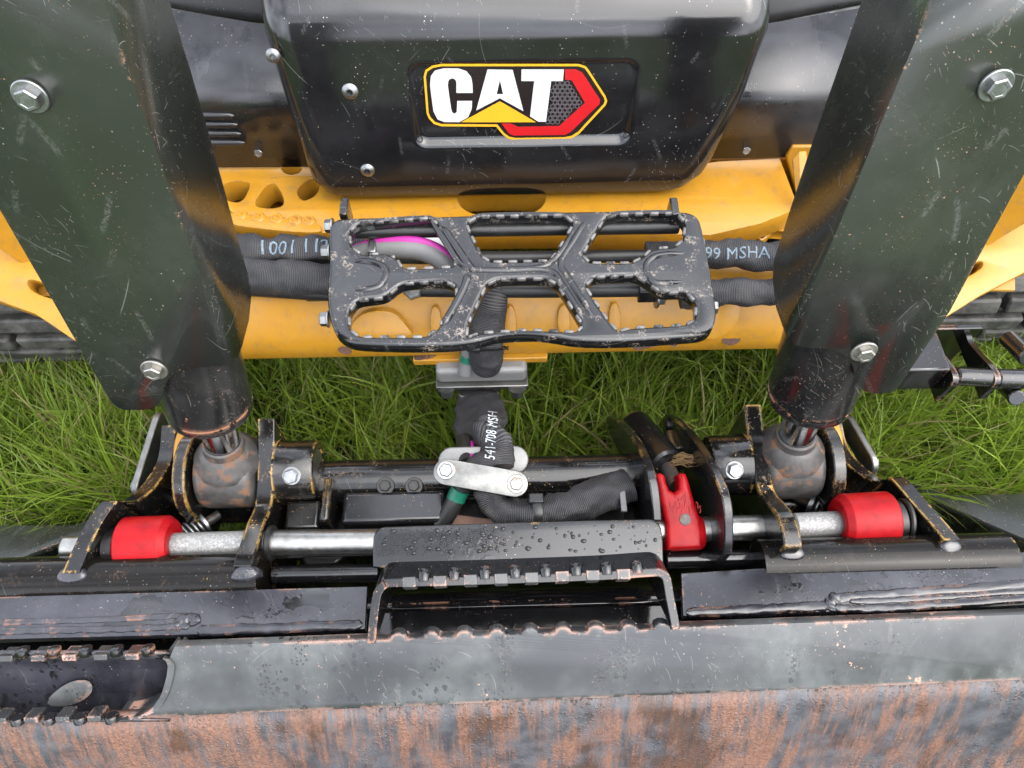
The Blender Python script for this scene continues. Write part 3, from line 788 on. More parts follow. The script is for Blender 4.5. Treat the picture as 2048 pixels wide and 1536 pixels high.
# --- foot step
ZS = .50
st = Plane(UZ(1040, 550, ZS), XA, V((0, -.10, 1)))
step_out = [(690, 434), (900, 432), (1040, 424), (1180, 421), (1360, 420), (1393, 428), (1405, 450), (1432, 600), (1434, 640), (1420, 668), (1380, 674), (1180, 686), (1080, 668), (1010, 668), (940, 688), (850, 692), (730, 690), (690, 684), (664, 660), (652, 600), (660, 520), (655, 470), (664, 440)]
hl = [
 [(716, 450), (860, 440), (872, 452), (908, 515), (905, 528), (808, 532), (796, 512), (772, 500), (726, 504), (706, 490), (704, 466)],
 [(938, 448), (958, 436), (1128, 434), (1142, 446), (1110, 500), (1098, 516), (982, 518), (966, 508)],
 [(1212, 440), (1234, 432), (1352, 430), (1366, 446), (1362, 476), (1348, 488), (1302, 492), (1282, 510), (1262, 520), (1182, 520), (1170, 508)],
 [(702, 625), (716, 604), (772, 598), (806, 570), (890, 566), (908, 576), (908, 592), (872, 654), (850, 668), (720, 668), (704, 656)],
 [(976, 572), (996, 562), (1090, 560), (1112, 572), (1160, 650), (1152, 658), (1060, 654), (960, 660), (938, 668), (940, 650)],
 [(1176, 572), (1190, 558), (1270, 554), (1296, 570), (1322, 590), (1370, 588), (1388, 606), (1386, 636), (1370, 644), (1262, 650), (1238, 656), (1222, 640)]]
STP = thing('x', '', '') if False else None
def grow(l, d):
    cx_ = sum(p[0] for p in l)/len(l); area = sum(l[i-1][0]*l[i][1]-l[i][0]*l[i-1][1] for i in range(len(l)))
    return inset(l, -d if area > 0 else d)
hl = [grow(h_, 5) for h_ in hl]
loops = [chaikin(st.px(step_out), 2)]+[chaikin(chaikin(st.px(h_), 1, .16), 1) for h_ in hl]
fs = plate('foot_step', loops, st, .024, MAT['step_plastic'], TL, bev=.005, res=3, smooth=50)
# rolled ribs on the tread
def rib(pxs, r=.006, nm='rib'):
    bm = bmesh.new(); P = [V(p) for p in catmull([tuple(st.at(x, y, -.002)) for x, y in pxs], 6)]
    n = len(P); sweep(bm, P, [r*min(1, .3+3*min(i, n-1-i)/n*2) for i in range(n)], seg=12); finish(nm, bm, MAT['step_plastic'], fs, 60)
rib([(885, 452), (912, 492), (938, 530), (948, 542)]); rib([(935, 548), (930, 570), (905, 620), (885, 650)])
rib([(862, 440), (890, 480), (925, 530), (985, 540), (1080, 534), (1118, 508), (1150, 455)], .005)
rib([(985, 540), (1095, 540), (1128, 575), (1168, 640)], .005)
rib([(1172, 440), (1148, 480), (1122, 525), (1140, 560), (1190, 640)], .005)
rib([(702, 522), (745, 524), (772, 540), (758, 572), (705, 582)], .005); rib([(1370, 506), (1312, 512), (1292, 535), (1312, 565), (1368, 562)], .005)
# raised grip teeth round each opening
bm = bmesh.new()
for h_ in hl:
    L = [st.at(x, y) for x, y in h_]; cen = sum(L, V())/len(L)
    n = len(L)
    for i in range(n):
        a, b = L[i], L[(i+1) % n]; d = b-a; ln = d.length
        k = max(1, int(ln/.0185))
        for q in range(k):
            t = (q+.5)/k; c = a+d*t; u = d.normalized(); w = st.n.cross(u)
            box(bm, c+st.n*-.0025, (min(.0062, ln/k*.36), .0022, .0034), (u, w, st.n))
bmesh.ops.bevel(bm, geom=bm.edges[:], offset=.0012, segments=1, affect='EDGES')
metal('worn_edge', (.24, .23, .22), .42, .5, .3, (.03, .03, .03), .8, .3)
finish('grip_teeth', bm, MAT['worn_edge'], fs, 60, kind='stuff')
for px_, py_, sx in ((652, 440, -1), (646, 492, -1), (643, 628, -1), (1405, 476, 1), (1432, 604, 1)):
    bolt(fs, st.at(px_+9*(-sx), py_, -.014), XA*sx, .0095, washer=1.2, hgt=.9)
for px_ in (686, 1352):                                   # mounting tabs behind the tread
    bm = bmesh.new(); p = st.at(px_, 428, 0); box(bm, p+V((0, .014, -.018)), (.0055, .016, .020)); finish('mount_tab', bm, MAT['step_plastic'], fs, bevel=.002)
bm = bmesh.new(); a = st.at(700, 438, -.030); b = st.at(1366, 428, -.030); rod(bm, a, b, .010); finish('rear_rail', bm, MAT['plain_black'], fs)

# --- yellow lift arms and rubber tracks
def arm(sx, top, web, slot, nm='lift_arm'):
    pl = Plane(V((0, .8, .33)), XA, V((sx*-.06, -.30, .95)))
    o = plate(nm, [pl.px(top), chaikin(pl.px(slot), 2)], pl, .03, MAT['yellow'], TL, bev=.003)
    bm = bmesh.new(); q = Plane(V((0, .97, .4)), XA, V((sx*-.25, -1, .1)))
    prism(bm, [q.at(*p) for p in web], V((0, .03, 0))); finish('arm_web', bm, MAT['yellow'], o, bevel=.003)
    bm = bmesh.new(); q2 = Plane(pl.at(*slot[0], -.035), XA, pl.n); prism(bm, [q2.at(*p) for p in ((slot[0][0]-60, slot[0][1]-30), (slot[0][0]+110, slot[0][1]-30), (slot[0][0]+110, slot[0][1]+30), (slot[0][0]-60, slot[0][1]+30))], V((0, 0, -.004))); finish('slot_back', bm, MAT['yellow'], o)
    return o
arm(-1, [(-120, 420), (0, 492), (75, 530), (250, 600), (480, 560), (490, 700), (300, 760), (150, 682), (70, 628), (0, 603), (-120, 570)],
    [(-120, 250), (200, 380), (240, 640), (70, 545), (0, 500), (-120, 440)],
    [(52, 562), (66, 558), (115, 578), (130, 592), (118, 602), (64, 584)])
arm(1, [(2160, 380), (2048, 442), (1975, 484), (1820, 560), (1555, 560), (1560, 690), (1740, 740), (1890, 636), (1960, 592), (2048, 546), (2160, 500)],
    [(2160, 200), (1880, 330), (1800, 600), (1975, 494), (2048, 450), (2160, 400)],
    [(1920, 550), (1940, 532), (1962, 520), (1968, 528), (1958, 540), (1930, 556)])
def track(x0, x1):
    cy, cz, r = .935, .185, .17
    pr = [(cy+r*math.sin(rad(a)), cz+r*math.cos(rad(a))) for a in range(0, -181, -12)]
    pts = [(2.2, cz+r)]+pr+[(2.2, cz-r)]
    bm = bmesh.new(); prism(bm, [V((x0, y, z)) for y, z in pts], V((x1-x0, 0, 0)))
    o = finish('rubber_track', bm, MAT['rubber'], TL, 40, bevel=.006)
    for k, a in enumerate(range(-20, -176, -14)):
        c = rad(a); d = V((0, math.sin(c), math.cos(c))); tg = V((0, math.cos(c), -math.sin(c)))
        p = V((0, cy, cz))+d*(r+.008)
        nseg = 4; w = (x1-x0)/nseg
        for s in range(nseg):
            xm = x0+w*(s+.5)+(.03 if k % 2 else -.03)
            b2 = bmesh.new(); box(b2, V((xm, p.y, p.z)), (w*.46, .016, .013), (XA, tg, d))
            for v in b2.verts: v.co += V((noise.noise(v.co*30), noise.noise(v.co*31+V((3, 1, 2))), noise.noise(v.co*29)))*.003
            finish('track_lug', b2, MAT['rubber'], o, bevel=.005)
    return o
track(-1.25, -.55); track(.55, 1.25)

# --- tilt cylinders behind bent guards
EYE = {}
def tilt(side, eye_px, front, bendl, far, bolts, barrel_px):
    E = UZ(*eye_px, .30)
    T = UD(150 if side < 0 else 1900, 0, .60)
    ax = (T-E).normalized()
    nrm = -(ax.cross(XA)).normalized()
    if nrm.y > 0: nrm = -nrm
    cyl = bpy.data.objects.new('tilt_cylinder', None); COL.objects.link(cyl)
    cyl.parent = TL; cyl.matrix_parent_inverse = PM[TL.name].inverted(); cyl.location = E; PM[cyl.name] = Matrix.Translation(E)
    # barrel, rod and eye (each a sub-part)
    def tparam(py_):
        best = min(((abs(proj(E+ax*t)[1]-py_), t) for t in np.linspace(0, .5, 401)))
        return best[1]
    tb = tparam(barrel_px[1]-8)
    RB = .054
    bm = bmesh.new()
    lathe(bm, E+ax*tb, ax, [(-.002, .0), (-.002, .024), (-.004, .026), (-.004, RB-.006), (0, RB-.001), (.004, RB), (.012, RB), (.0125, RB-.003), (.0145, RB-.003), (.015, RB), (.17, RB), (.17, 0)], 56)
    finish('barrel', bm, MAT['barrel_paint'], cyl, 50)
    bm = bmesh.new(); rod(bm, E+ax*.035, E+ax*(tb+.05), .0235, 40); finish('rod', bm, MAT['chrome'], cyl)
    bm = bmesh.new(); hw = .041
    lathe(bm, E-XA*hw, XA, [(0, 0), (0, .040), (.003, .047), (.010, .050), (hw, .0505), (2*hw-.010, .050), (2*hw-.003, .047), (2*hw, .040), (2*hw, 0)], 48)
    lathe(bm, E+ax*.03, ax, [(0, .046), (.012, .044), (.020, .036), (.026, .034), (.030, .0285), (.040, .027), (.042, .024)], 40)
    finish('rod_eye', bm, MAT['cast_steel'], cyl, 45)
    # guard
    gn = (nrm+ZA*(.05 if side < 0 else .14)).normalized()
    fpl = Plane(E+ax*.24+nrm*(.062 if side < 0 else .067), XA, gn)
    bp = [fpl.at(*p) for p in bendl]
    bdir_ = (bp[-1]-bp[0]).normalized()
    spn = (V((-side, 0, 0))+V((0, 0, 0))); spn = (spn-spn.dot(bdir_)*bdir_).normalized()
    spl = Plane(bp[0], bdir_, spn)
    bp = [spl.O+bdir_*((p-spl.O).dot(bdir_)) for p in bp]
    fr = [fpl.at(*p) for p in front]
    sp = []
    for p in far:
        q = spl.at(*p); back = (q-bp[0]).dot(-nrm); sp.append(q if back < .13 else q)
    bm = bmesh.new()
    vb_ = [bm.verts.new(p) for p in bp]; vf = [bm.verts.new(p) for p in fr]; vsd = [bm.verts.new(p) for p in sp]
    bm.faces.new(vb_+vf); bm.faces.new(vb_[::-1]+vsd)
    e = [q for q in bm.edges if len(q.link_faces) == 2]
    bmesh.ops.bevel(bm, geom=e, offset=.010, segments=5, affect='EDGES', profile=.5)
    o = finish('guard', bm, MAT['guard_paint'], cyl, 80)
    m = o.modifiers.new('s', 'SOLIDIFY'); m.thickness = .0045
    ff = max(o.data.polygons, key=lambda f: f.area*abs(f.normal.dot(nrm))); m.offset = -1 if ff.normal.dot(nrm) > 0 else 1
    # make sure thickness grows away from the viewer
    for p, r_ in bolts: bolt(cyl, fpl.at(*p, .0012), nrm, r_*.95, MAT['zinc'] if p[1] < 400 else MAT['worn_bolt'])
    EYE[side] = E
    return cyl, E, ax, fpl
def proj(P):
    d = P-CAM; z = d.dot(FW); return CX+F*d.dot(RT)/z, CY-F*d.dot(UPV)/z
tilt(-1, (465, 945),
     front=chaikin([(455, 735), (395, 735), (370, 736), (345, 750), (330, 770), (326, 792), (316, 812), (296, 819), (245, 819), (228, 810), (214, 790), (100, 590), (0, 420), (-238, 0), (-330, -160), (-330, -162)], 0) and
           [(440, 733), (395, 734), (372, 737), (350, 746), (334, 762), (327, 780), (324, 797), (316, 811), (302, 818), (285, 820), (250, 820), (235, 815), (224, 806), (214, 790), (100, 592), (0, 420), (-238, 0), (-330, -160)],
     bendl=[(150, -160), (205, 0), (268, 160), (338, 338), (405, 520), (440, 620), (462, 724)],
     far=[(300, -160), (338, 0), (378, 130), (433, 321), (474, 474), (495, 545), (503, 590), (498, 640), (485, 690), (474, 718)],
     bolts=[((62, 192), .0105), ((309, 738), .0105)], barrel_px=(430, 822))
tilt(1, (1572, 928),
     front=[(1579, 682), (1600, 693), (1630, 696), (1655, 698), (1680, 706), (1698, 718), (1708, 735), (1711, 757), (1717, 772), (1730, 782), (1750, 787), (1780, 786), (1796, 776), (1812, 752), (1900, 622), (1975, 481), (2048, 349), (2241, 0), (2330, -160)][1:],
     bendl=[(1930, -160), (1877, 0), (1833, 112), (1765, 254), (1718, 366), (1677, 474), (1640, 560), (1582, 684)],
     far=[(1770, -160), (1724, 0), (1704, 58), (1626, 281), (1580, 420), (1548, 520), (1545, 561), (1552, 615), (1566, 655), (1575, 676)],
     bolts=[((1990, 170), .0105), ((1727, 702), .0105)], barrel_px=(1610, 802))

# ------------------------------------------------------------------ hoses
def sleeve(name, pts, rx, ry, label, group=None, up=ZA, rough=.0025, mat='fabric', k=8, rscale=42, seg=28):
    P = [V(p) for p in catmull([tuple(p) for p in pts], k)]
    bm = bmesh.new()
    n = len(P)
    if hasattr(rx, '__len__'): rx = list(np.interp(np.linspace(0, 1, n), np.linspace(0, 1, len(rx)), rx))
    if hasattr(ry, '__len__'): ry = list(np.interp(np.linspace(0, 1, n), np.linspace(0, 1, len(ry)), ry))
    sweep(bm, P, rx, ry, up=up, seg=seg, rough=rough, rscale=rscale)
    o = finish(name, bm, MAT[mat], None, 70)
    tag(o, label, 'hose', group)
    return o
def zp(l): return [UZ(*q) for q in l]
GH = 'woven hose sleeves'
s1 = sleeve('hose_sleeve', zp([(330, 470, .44), (430, 488, .435), (490, 500, .43), (560, 498, .43), (620, 500, .432), (700, 503, .43), (735, 505, .425)]), [.02, .023, .025, .024, .024, .023, .02], [.018]*7, 'upper woven black hose sleeve left of the step, printed with blue marks', GH, rough=.007, rscale=36)
s2 = sleeve('hose_sleeve', zp([(330, 520, .44), (430, 535, .43), (490, 548, .425), (560, 556, .424), (620, 558, .424), (720, 560, .42), (760, 560, .42)]), .0235, .024, 'lower plain woven black hose sleeve left of the step', GH, rough=.006, rscale=36)
s3 = sleeve('hose_sleeve', zp([(1290, 512, .425), (1380, 510, .43), (1430, 508, .432), (1480, 508, .434), (1530, 512, .434), (1600, 508, .44), (1680, 500, .45)]), [.019, .019, .02, .0225, .0215, .021, .021], .021, 'upper woven black hose sleeve right of the step, printed in pale letters', GH, rough=.005, rscale=40)
s4 = sleeve('hose_sleeve', zp([(1360, 592, .41), (1430, 586, .415), (1480, 583, .416), (1540, 584, .418), (1620, 580, .43), (1690, 570, .44)]), [.019, .0195, .0205, .020, .020, .020], .02, 'lower plain woven black hose sleeve right of the step', GH, rough=.005, rscale=40)
lettering('print', '1001 I I2', .030, UZ(585, 494, .45), V((0, -.55, .83)), V((1, .02, 0)), s1, MAT['print_blue'], s1, jitter=.001)
lettering('print', '2699 MSHA (C', .024, UZ(1482, 506, .455), V((0, -.55, .83)), V((1, -.01, 0)), s3, MAT['print_blue'], s3, jitter=.001)
for (a, b, r_, z_, lb) in (((470, 575), (760, 592), .011, .405, 'thin smooth black hose running under the left sleeves'), ((735, 515), (1290, 512), .0095, .445, 'thin black pipe crossing behind the upper openings of the step'), ((820, 578), (1275, 578), .0115, .43, 'black pipe crossing behind the lower openings of the step')):
    o = sleeve('hydraulic_pipe', [UZ(*a, z_), UZ((a[0]+b[0])/2, (a[1]+b[1])/2+2, z_), UZ(*b, z_)], r_, r_, lb, rough=0, mat='black_hose', seg=20)
    if a[0] > 800:
        bm = bmesh.new(); e1 = UZ(1275, 580, z_); box(bm, e1+V((.018, 0, 0)), (.018, .014, .013)); finish('fitting', bm, MAT['coupler_plain'], o, bevel=.002)
        bolt(o, UZ(1312, 590, z_), XA, .015, MAT['zinc'], name='nut', washer=1.3); bolt(o, UZ(826, 582, z_+.006), ZA-YA*.5, .014, MAT['zinc'], name='nut', washer=0)
mg = sleeve('hydraulic_hose', zp([(700, 520, .43), (745, 500, .452), (800, 496, .462), (850, 502, .462), (890, 525, .455), (915, 560, .44)]), .0155, .0155, 'grey hydraulic hose with magenta stripe arching below the step', rough=0, mat='grey_hose', seg=24)
P = [V(p) for p in catmull([tuple(UZ(*q)) for q in [(705, 502, .44), (745, 487, .464), (800, 482, .474), (850, 487, .474), (890, 508, .467), (918, 545, .452)]], 8)]
bm = bmesh.new(); sweep(bm, P, .0075, .0055, up=V((0, -.6, .8)), seg=14); finish('stripe', bm, MAT['magenta'], mg)
bm = bmesh.new(); box(bm, UZ(745, 492, .468), (.006, .014, .004)); finish('clip', bm, MAT['zinc'], mg, bevel=.002)
bm = bmesh.new(); box(bm, UZ(870, 487, .440), (.030, .014, .002), (V((1, -.15, 0)).normalized(), V((.15, 1, 0)).normalized(), ZA)); tag(finish('paper_tag', bm, MAT['white_tag']), 'small white tag tucked beside the magenta striped hose', 'tag')

# centre hoses dropping over the beam
c1 = sleeve('hose_sleeve', zp([(990, 545, .42), (985, 590, .425), (978, 630, .40), (972, 680, .365), (972, 715, .325), (976, 745, .285)]), [.020, .024, .026, .026, .027, .017], [.016, .018, .018, .018, .019, .010], 'woven black hose sleeve dropping over the middle of the yellow beam', GH, up=V((0, -.8, .6)), rough=.003)
bm = bmesh.new(); q = UZ(974, 697, .352); T_ = XA
sweep(bm, [q+V((math.cos(a)*.0295, -math.sin(a)*.021*.7, math.sin(a)*.021*.8)) for a in np.linspace(0, 2*math.pi, 25)], .0012, .005, up=V((0, .5, -.86)), seg=8, caps=False)
finish('cable_tie', bm, MAT['tie_plastic'], c1)
bm = bmesh.new(); box(bm, UZ(952, 697, .378), (.006, .006, .005)); finish('tie_head', bm, MAT['tie_plastic'], c1, bevel=.001)
tp = sleeve('hydraulic_hose', zp([(945, 660, .345), (938, 690, .33), (936, 715, .31), (930, 745, .283)]), .0115, .0115, 'grey hose wrapped in green tape above the aluminium block', rough=0, mat='grey_hose', seg=20)
bm = bmesh.new(); sweep(bm, zp([(937, 708, .315), (935, 722, .304)]), .0125, seg=20); finish('tape', bm, MAT['green_tape'], tp)
c2 = sleeve('hose_sleeve', zp([(958, 768, .205), (956, 788, .215), (958, 815, .235), (962, 850, .26), (968, 880, .285), (976, 905, .325), (980, 940, .340)]), [.034, .030, .041, .043, .042, .040, .030], [.015, .012, .015, .015, .014, .012, .010], 'wide woven black hose sleeve between the aluminium block and slanted clamp', GH, up=V((0, -.7, .7)), rough=.006, rscale=48)
lettering('print', '541-708 MSH', .021, UZ(984, 870, .288), CAM-UZ(984, 870, .288), UPV+RT*.06, c2, MAT['print_white'], c2, lift=.0016, shear=.15, spacing=1.0, xs=.60)
bm = bmesh.new(); q = UZ(957, 789, .218)
sweep(bm, [q+V((math.cos(a)*.0325, -math.sin(a)*.0165, math.sin(a)*.013)) for a in np.linspace(0, 2*math.pi, 25)], .0012, .004, up=V((0, .5, .86)), seg=8, caps=False)
finish('cable_tie', bm, MAT['tie_grey'], c2)
m2 = sleeve('hydraulic_hose', zp([(928, 880, .285), (932, 905, .305), (934, 930, .32)]), .0125, .0125, 'short hose with magenta stripe entering the slanted clamp', rough=0, mat='black_hose', seg=20)
bm = bmesh.new(); sweep(bm, zp([(941, 886, .300), (942, 905, .316), (943, 925, .33)]), .0055, .004, seg=12); finish('stripe', bm, MAT['magenta'], m2)
g2 = sleeve('hydraulic_hose', zp([(925, 970, .32), (918, 985, .312), (908, 1005, .305), (895, 1030, .295), (880, 1050, .285)]), .0125, .0125, 'curved hose with green tape below the slanted clamp', rough=0, mat='black_hose', seg=20)
bm = bmesh.new(); sweep(bm, zp([(922, 978, .318), (915, 990, .311), (911, 1000, .307)]), .0135, seg=20); finish('tape', bm, MAT['green_tape'], g2)
c3 = sleeve('hose_sleeve', zp([(975, 975, .325), (985, 1005, .315), (1010, 1025, .31), (1060, 1027, .31), (1110, 1020, .31), (1160, 1005, .31), (1210, 985, .31), (1260, 970, .31)]), [.018, .019, .021, .021, .021, .023, .026, .026], [.016, .017, .018, .018, .018, .019, .019, .018], 'woven black hose sleeve curving right below the slanted clamp', GH, rough=.007, rscale=45)
bm = bmesh.new(); q = UZ(1074, 1024, .31)
sweep(bm, [q+V((0, math.cos(a)*.0225, math.sin(a)*.0195)) for a in np.linspace(0, 2*math.pi, 25)], .0012, .007, up=XA, seg=8, caps=False); finish('cable_tie', bm, MAT['tie_plastic'], c3)
bm = bmesh.new(); box(bm, UZ(1072, 998, .327), (.010, .007, .005)); finish('tie_head', bm, MAT['tie_plastic'], c3, bevel=.0015)
bm = bmesh.new(); box(bm, UZ(1246, 1000, .325), (.004, .017, .003)); finish('end_band', bm, MAT['tie_grey'], c3, bevel=.001)
bm = bmesh.new(); box(bm, UZ(626, 585, .40), (.011, .010, .010)); o = finish('tie_head', bm, MAT['tie_plastic'], s2, bevel=.002)

# ------------------------------------------------------------------ quick coupler
QC = thing('quick_coupler', 'black steel quick coupler with red bushes across the loader front', 'coupler', (0, .36, 0))
def strip_plate(name, st_, thick, zb, mat='coupler_paint', parent=None, k=5):
    """upright plate along y: stations (px, py, x) along its visible top edge; thick along x; zb bottom height"""
    P = [V(p) for p in catmull([tuple(UX(a, b, x)) for a, b, x in st_], k)]
    P = [p for i, p in enumerate(P)]
    bm = bmesh.new(); n = len(P)
    A = [bm.verts.new(p) for p in P]; B = [bm.verts.new(p+V((thick, 0, 0))) for p in P]
    Cc = [bm.verts.new(V((p.x, p.y, zb))) for p in P]; D = [bm.verts.new(V((p.x+thick, p.y, zb))) for p in P]
    for i in range(n-1):
        bm.faces.new((A[i], A[i+1], B[i+1], B[i])); bm.faces.new((A[i], Cc[i], Cc[i+1], A[i+1])); bm.faces.new((B[i], B[i+1], D[i+1], D[i])); bm.faces.new((Cc[i], D[i], D[i+1], Cc[i+1]))
    bm.faces.new((A[0], B[0], D[0], Cc[0])); bm.faces.new((A[-1], Cc[-1], D[-1], B[-1]))
    return finish(name, bm, MAT[mat], parent or QC, 45, bevel=.0025)
# tie bracket on the right arm: two cheeks, back plate and pins
br = bpy.data.objects.new('tie_bracket', None); COL.objects.link(br); br.parent = TL; br.matrix_parent_inverse = PM[TL.name].inverted(); PM[br.name] = Matrix.Identity(4)
yb = .56
x1, x2 = UY(1900, 752, yb).x, UY(1985, 757, yb).x
strip_plate('cheek_plate', [(1846, 664, x1), (1858, 682, x1), (1880, 712, x1), (1898, 736, x1), (1906, 752, x1), (1904, 768, x1), (1894, 777, x1)], .009, .27, 'bucket_gloss', br)
strip_plate('cheek_plate', [(1920, 660, x2), (1931, 668, x2), (1938, 686, x2), (1960, 712, x2), (1980, 734, x2), (1990, 754, x2), (1988, 770, x2), (1978, 779, x2)], .009, .27, 'bucket_gloss', br)
pa_, pb_ = UX(1846, 662, x1), UX(1922, 660, x2)
bm = bmesh.new(); box(bm, V(((x1+x2)/2+.004, pa_.y+.004, pa_.z-.055)), ((x2-x1)/2+.02, .005, .06)); finish('back_plate', bm, MAT['bucket_gloss'], br, bevel=.002)
bm = bmesh.new(); box(bm, V((x1-.035, .60, .305)), (.035, .035, .030)); finish('mount_block', bm, MAT['bucket_gloss'], br, bevel=.004)
for a_, b_, r_ in (((1908, 752), (1982, 756), .0145), ((1988, 757), (2150, 761), .0155)):
    bm = bmesh.new(); rod(bm, UY(*a_, yb+.006), UY(*b_, yb+.006), r_); finish('pin', bm, MAT['coupler_plain'], br)
for a_, b_ in (((2004, 766), (2034, 797)), ((2016, 676), (2056, 716))):
    bm = bmesh.new(); rod(bm, UY(*a_, yb+.03), UY(*b_, yb-.02), .0125); finish('pin', bm, MAT['coupler_plain'], br)
strip_plate('side_plate', [(352, 850, -.50), (347, 900, -.50), (338, 932, -.50), (311, 973, -.505), (284, 996, -.512), (262, 1004, -.518), (244, 1002, -.525), (232, 1006, -.53), (203, 1047, -.54), (176, 1102, -.548), (158, 1145, -.55)], -.021, .16)
strip_plate('side_plate', [(1657, 845, .50), (1664, 880, .50), (1675, 905, .50), (1696, 930, .505), (1725, 953, .512), (1752, 962, .518), (1770, 958, .525), (1783, 958, .53), (1823, 1004, .54), (1862, 1048, .548), (1888, 1080, .55)], .021, .16)
strip_plate('inner_plate', [(549, 836, -.335), (549, 900, -.335), (548, 957, -.335), (545, 1000, -.335), (540, 1022, -.335), (530, 1044, -.335), (519, 1080, -.335), (508, 1112, -.335), (503, 1132, -.335)], -.024, .16)
strip_plate('inner_plate', [(1489, 808, .335), (1494, 860, .335), (1502, 900, .335), (1512, 965, .335), (1520, 990, .335), (1536, 1008, .335), (1552, 1030, .335), (1563, 1062, .335), (1569, 1095, .335)], .024, .16)
# round clevis cheeks by each rod eye and the pin bosses
for s in (-1, 1):
    E = EYE[s]
    bm = bmesh.new()
    x0 = E.x+s*.046; prof = [(E.y+.062*math.cos(rad(a)), E.z-.004+.058*math.sin(rad(a))) for a in range(-20, 200, 10)]+[(E.y-.075, E.z-.05), (E.y-.10, .20), (E.y+.05, .18)]
    prism(bm, [V((x0, y, z)) for y, z in prof], V((s*.018, 0, 0))); finish('clevis_cheek', bm, MAT['coupler_paint'], QC, 40, bevel=.002)
    # yellow arm tip between cheek and side plate
    bm = bmesh.new(); lathe(bm, V((E.x+s*.068, E.y+.045, E.z-.035)), XA*s, [(0, 0), (0, .050), (.004, .054), (.014, .054), (.018, .050), (.018, 0)], 40); finish('arm_tip', bm, MAT['yellow'], QC, 40, bevel=.001)
    xi = -.335 if s < 0 else .335
    bm = bmesh.new(); lathe(bm, V((xi, E.y, E.z+.002)), XA*-s, [(0, 0), (0, .045), (.020, .043), (.052, .043), (.055, .041), (.055, .032), (.052, .031), (.052, .0)], 44)
    finish('pin_boss', bm, MAT['coupler_paint'], QC, 40)
    bm = bmesh.new(); lathe(bm, V((xi-s*.046, E.y, E.z+.002)), XA*-s, [(0, 0), (0, .031), (.008, .030), (.009, .028), (.009, 0)], 36); finish('pin_end', bm, MAT['galvanised'], QC, 40)
    bp_ = (588, 955) if s < 0 else (1465, 932)
    pb = UX(*bp_, xi-s*.026); dirn = (V((0, pb.y-E.y, pb.z-E.z))); dirn = V((0, -.55, .83))
    bolt(QC, V((xi-s*.028, E.y, E.z+.002))+dirn.normalized()*.0425, dirn, .0105, washer=1.25)
# retaining bars outside the side plates
for s, a, b in ((-1, (326, 848), (288, 972)), (1, (1690, 852), (1732, 925))):
    x = s*.538
    pa, pb_ = UX(*a, x*.985), UX(*b, x)
    d = (pb_-pa).normalized(); w = d.cross(XA).normalized()
    bm = bmesh.new(); loop = []
    for c, a0 in ((pb_, 0), (pa, 180)):
        for q in range(0, 181, 20):
            an = rad(q-90+a0); loop.append(c+d*math.cos(an)*.018+w*math.sin(an)*.018)
    prism(bm, loop, V((s*.010, 0, 0))); rb_ = finish('retaining_bar', bm, MAT['zinc_plate'], QC, 30, bevel=.002)
    bolt(rb_, pb_+V((s*.010, 0, 0)), XA*s, .008)
# lock rods
ZR = .318
def rodseg(a, b, r, mat, nm='lock_rod', z=ZR):
    bm = bmesh.new(); rod(bm, UZ(*a, z), UZ(*b, z), r, 36, .003); return finish(nm, bm, MAT[mat], QC, 40)
rodseg((318, 1093), (548, 1086), .0175, 'speckled'); rodseg((540, 1086), (800, 1083), .0172, 'galvanised')
rodseg((1290, 1062), (1545, 1054), .0172, 'galvanised'); rodseg((1585, 1052), (1700, 1046), .0172, 'speckled')
rodseg((1690, 1046), (1812, 1042), .0165, 'speckled'); rodseg((128, 1097), (180, 1096), .0165, 'galvanised', 'lock_pin')
def red_bush(a, b, s):
    p, q = UZ(*a, ZR+.006), UZ(*b, ZR+.006); L = (q-p).length
    bm = bmesh.new(); lathe(bm, p, q-p, [(0, 0), (0, .0345), (.003, .0370), (L*.86, .0370), (L*.88, .0366), (L, .0300), (L, .018), (L-.003, .017), (L-.003, 0)], 48)
    finish('bush', bm, MAT['red'], QC, 18, bevel=.0015)
red_bush((247, 1090), (350, 1086), -1); red_bush((1780, 1037), (1674, 1043), 1)
def collar(a, b, r):
    bm = bmesh.new(); rod(bm, UZ(*a, ZR), UZ(*b, ZR), r, 36, .002); finish('collar', bm, MAT['plain_black'], QC, 40)
collar((218, 1096), (243, 1095), .027); collar((196, 1097), (216, 1096), .022)
collar((536, 1086), (549, 1086), .024); collar((1533, 1055), (1552, 1054), .025); collar((1778, 1042), (1800, 1041), .0275); collar((1802, 1041), (1812, 1041), .030); collar((1554, 1054), (1580, 1053), .022)
# coil springs
def spring(a, b, za, zb_):
    p, q = UZ(*a, za), UZ(*b, zb_); d = q-p; L = d.length; d.normalize(); u, w = ortho(d); turns = 7
    path = [p+d*(L*i/160)+(u*math.cos(2*math.pi*turns*i/160)+w*math.sin(2*math.pi*turns*i/160))*.0155 for i in range(161)]
    bm = bmesh.new(); sweep(bm, path, .0026, up=d, seg=8)
    o = finish('spring', bm, MAT['zinc'], QC, 60)
    bm = bmesh.new(); lathe(bm, q, d, [(-.002, 0), (-.002, .021), (.002, .021), (.002, 0)], 28); finish('spring_cap', bm, MAT['zinc'], o, 40)
    bm = bmesh.new(); rod(bm, p-d*.03, q+d*.025, .007); finish('spring_rod', bm, MAT['cast_steel'], o)
spring((350, 1085), (408, 1048), .265, .255); spring((1690, 1040), (1622, 1008), .265, .255)
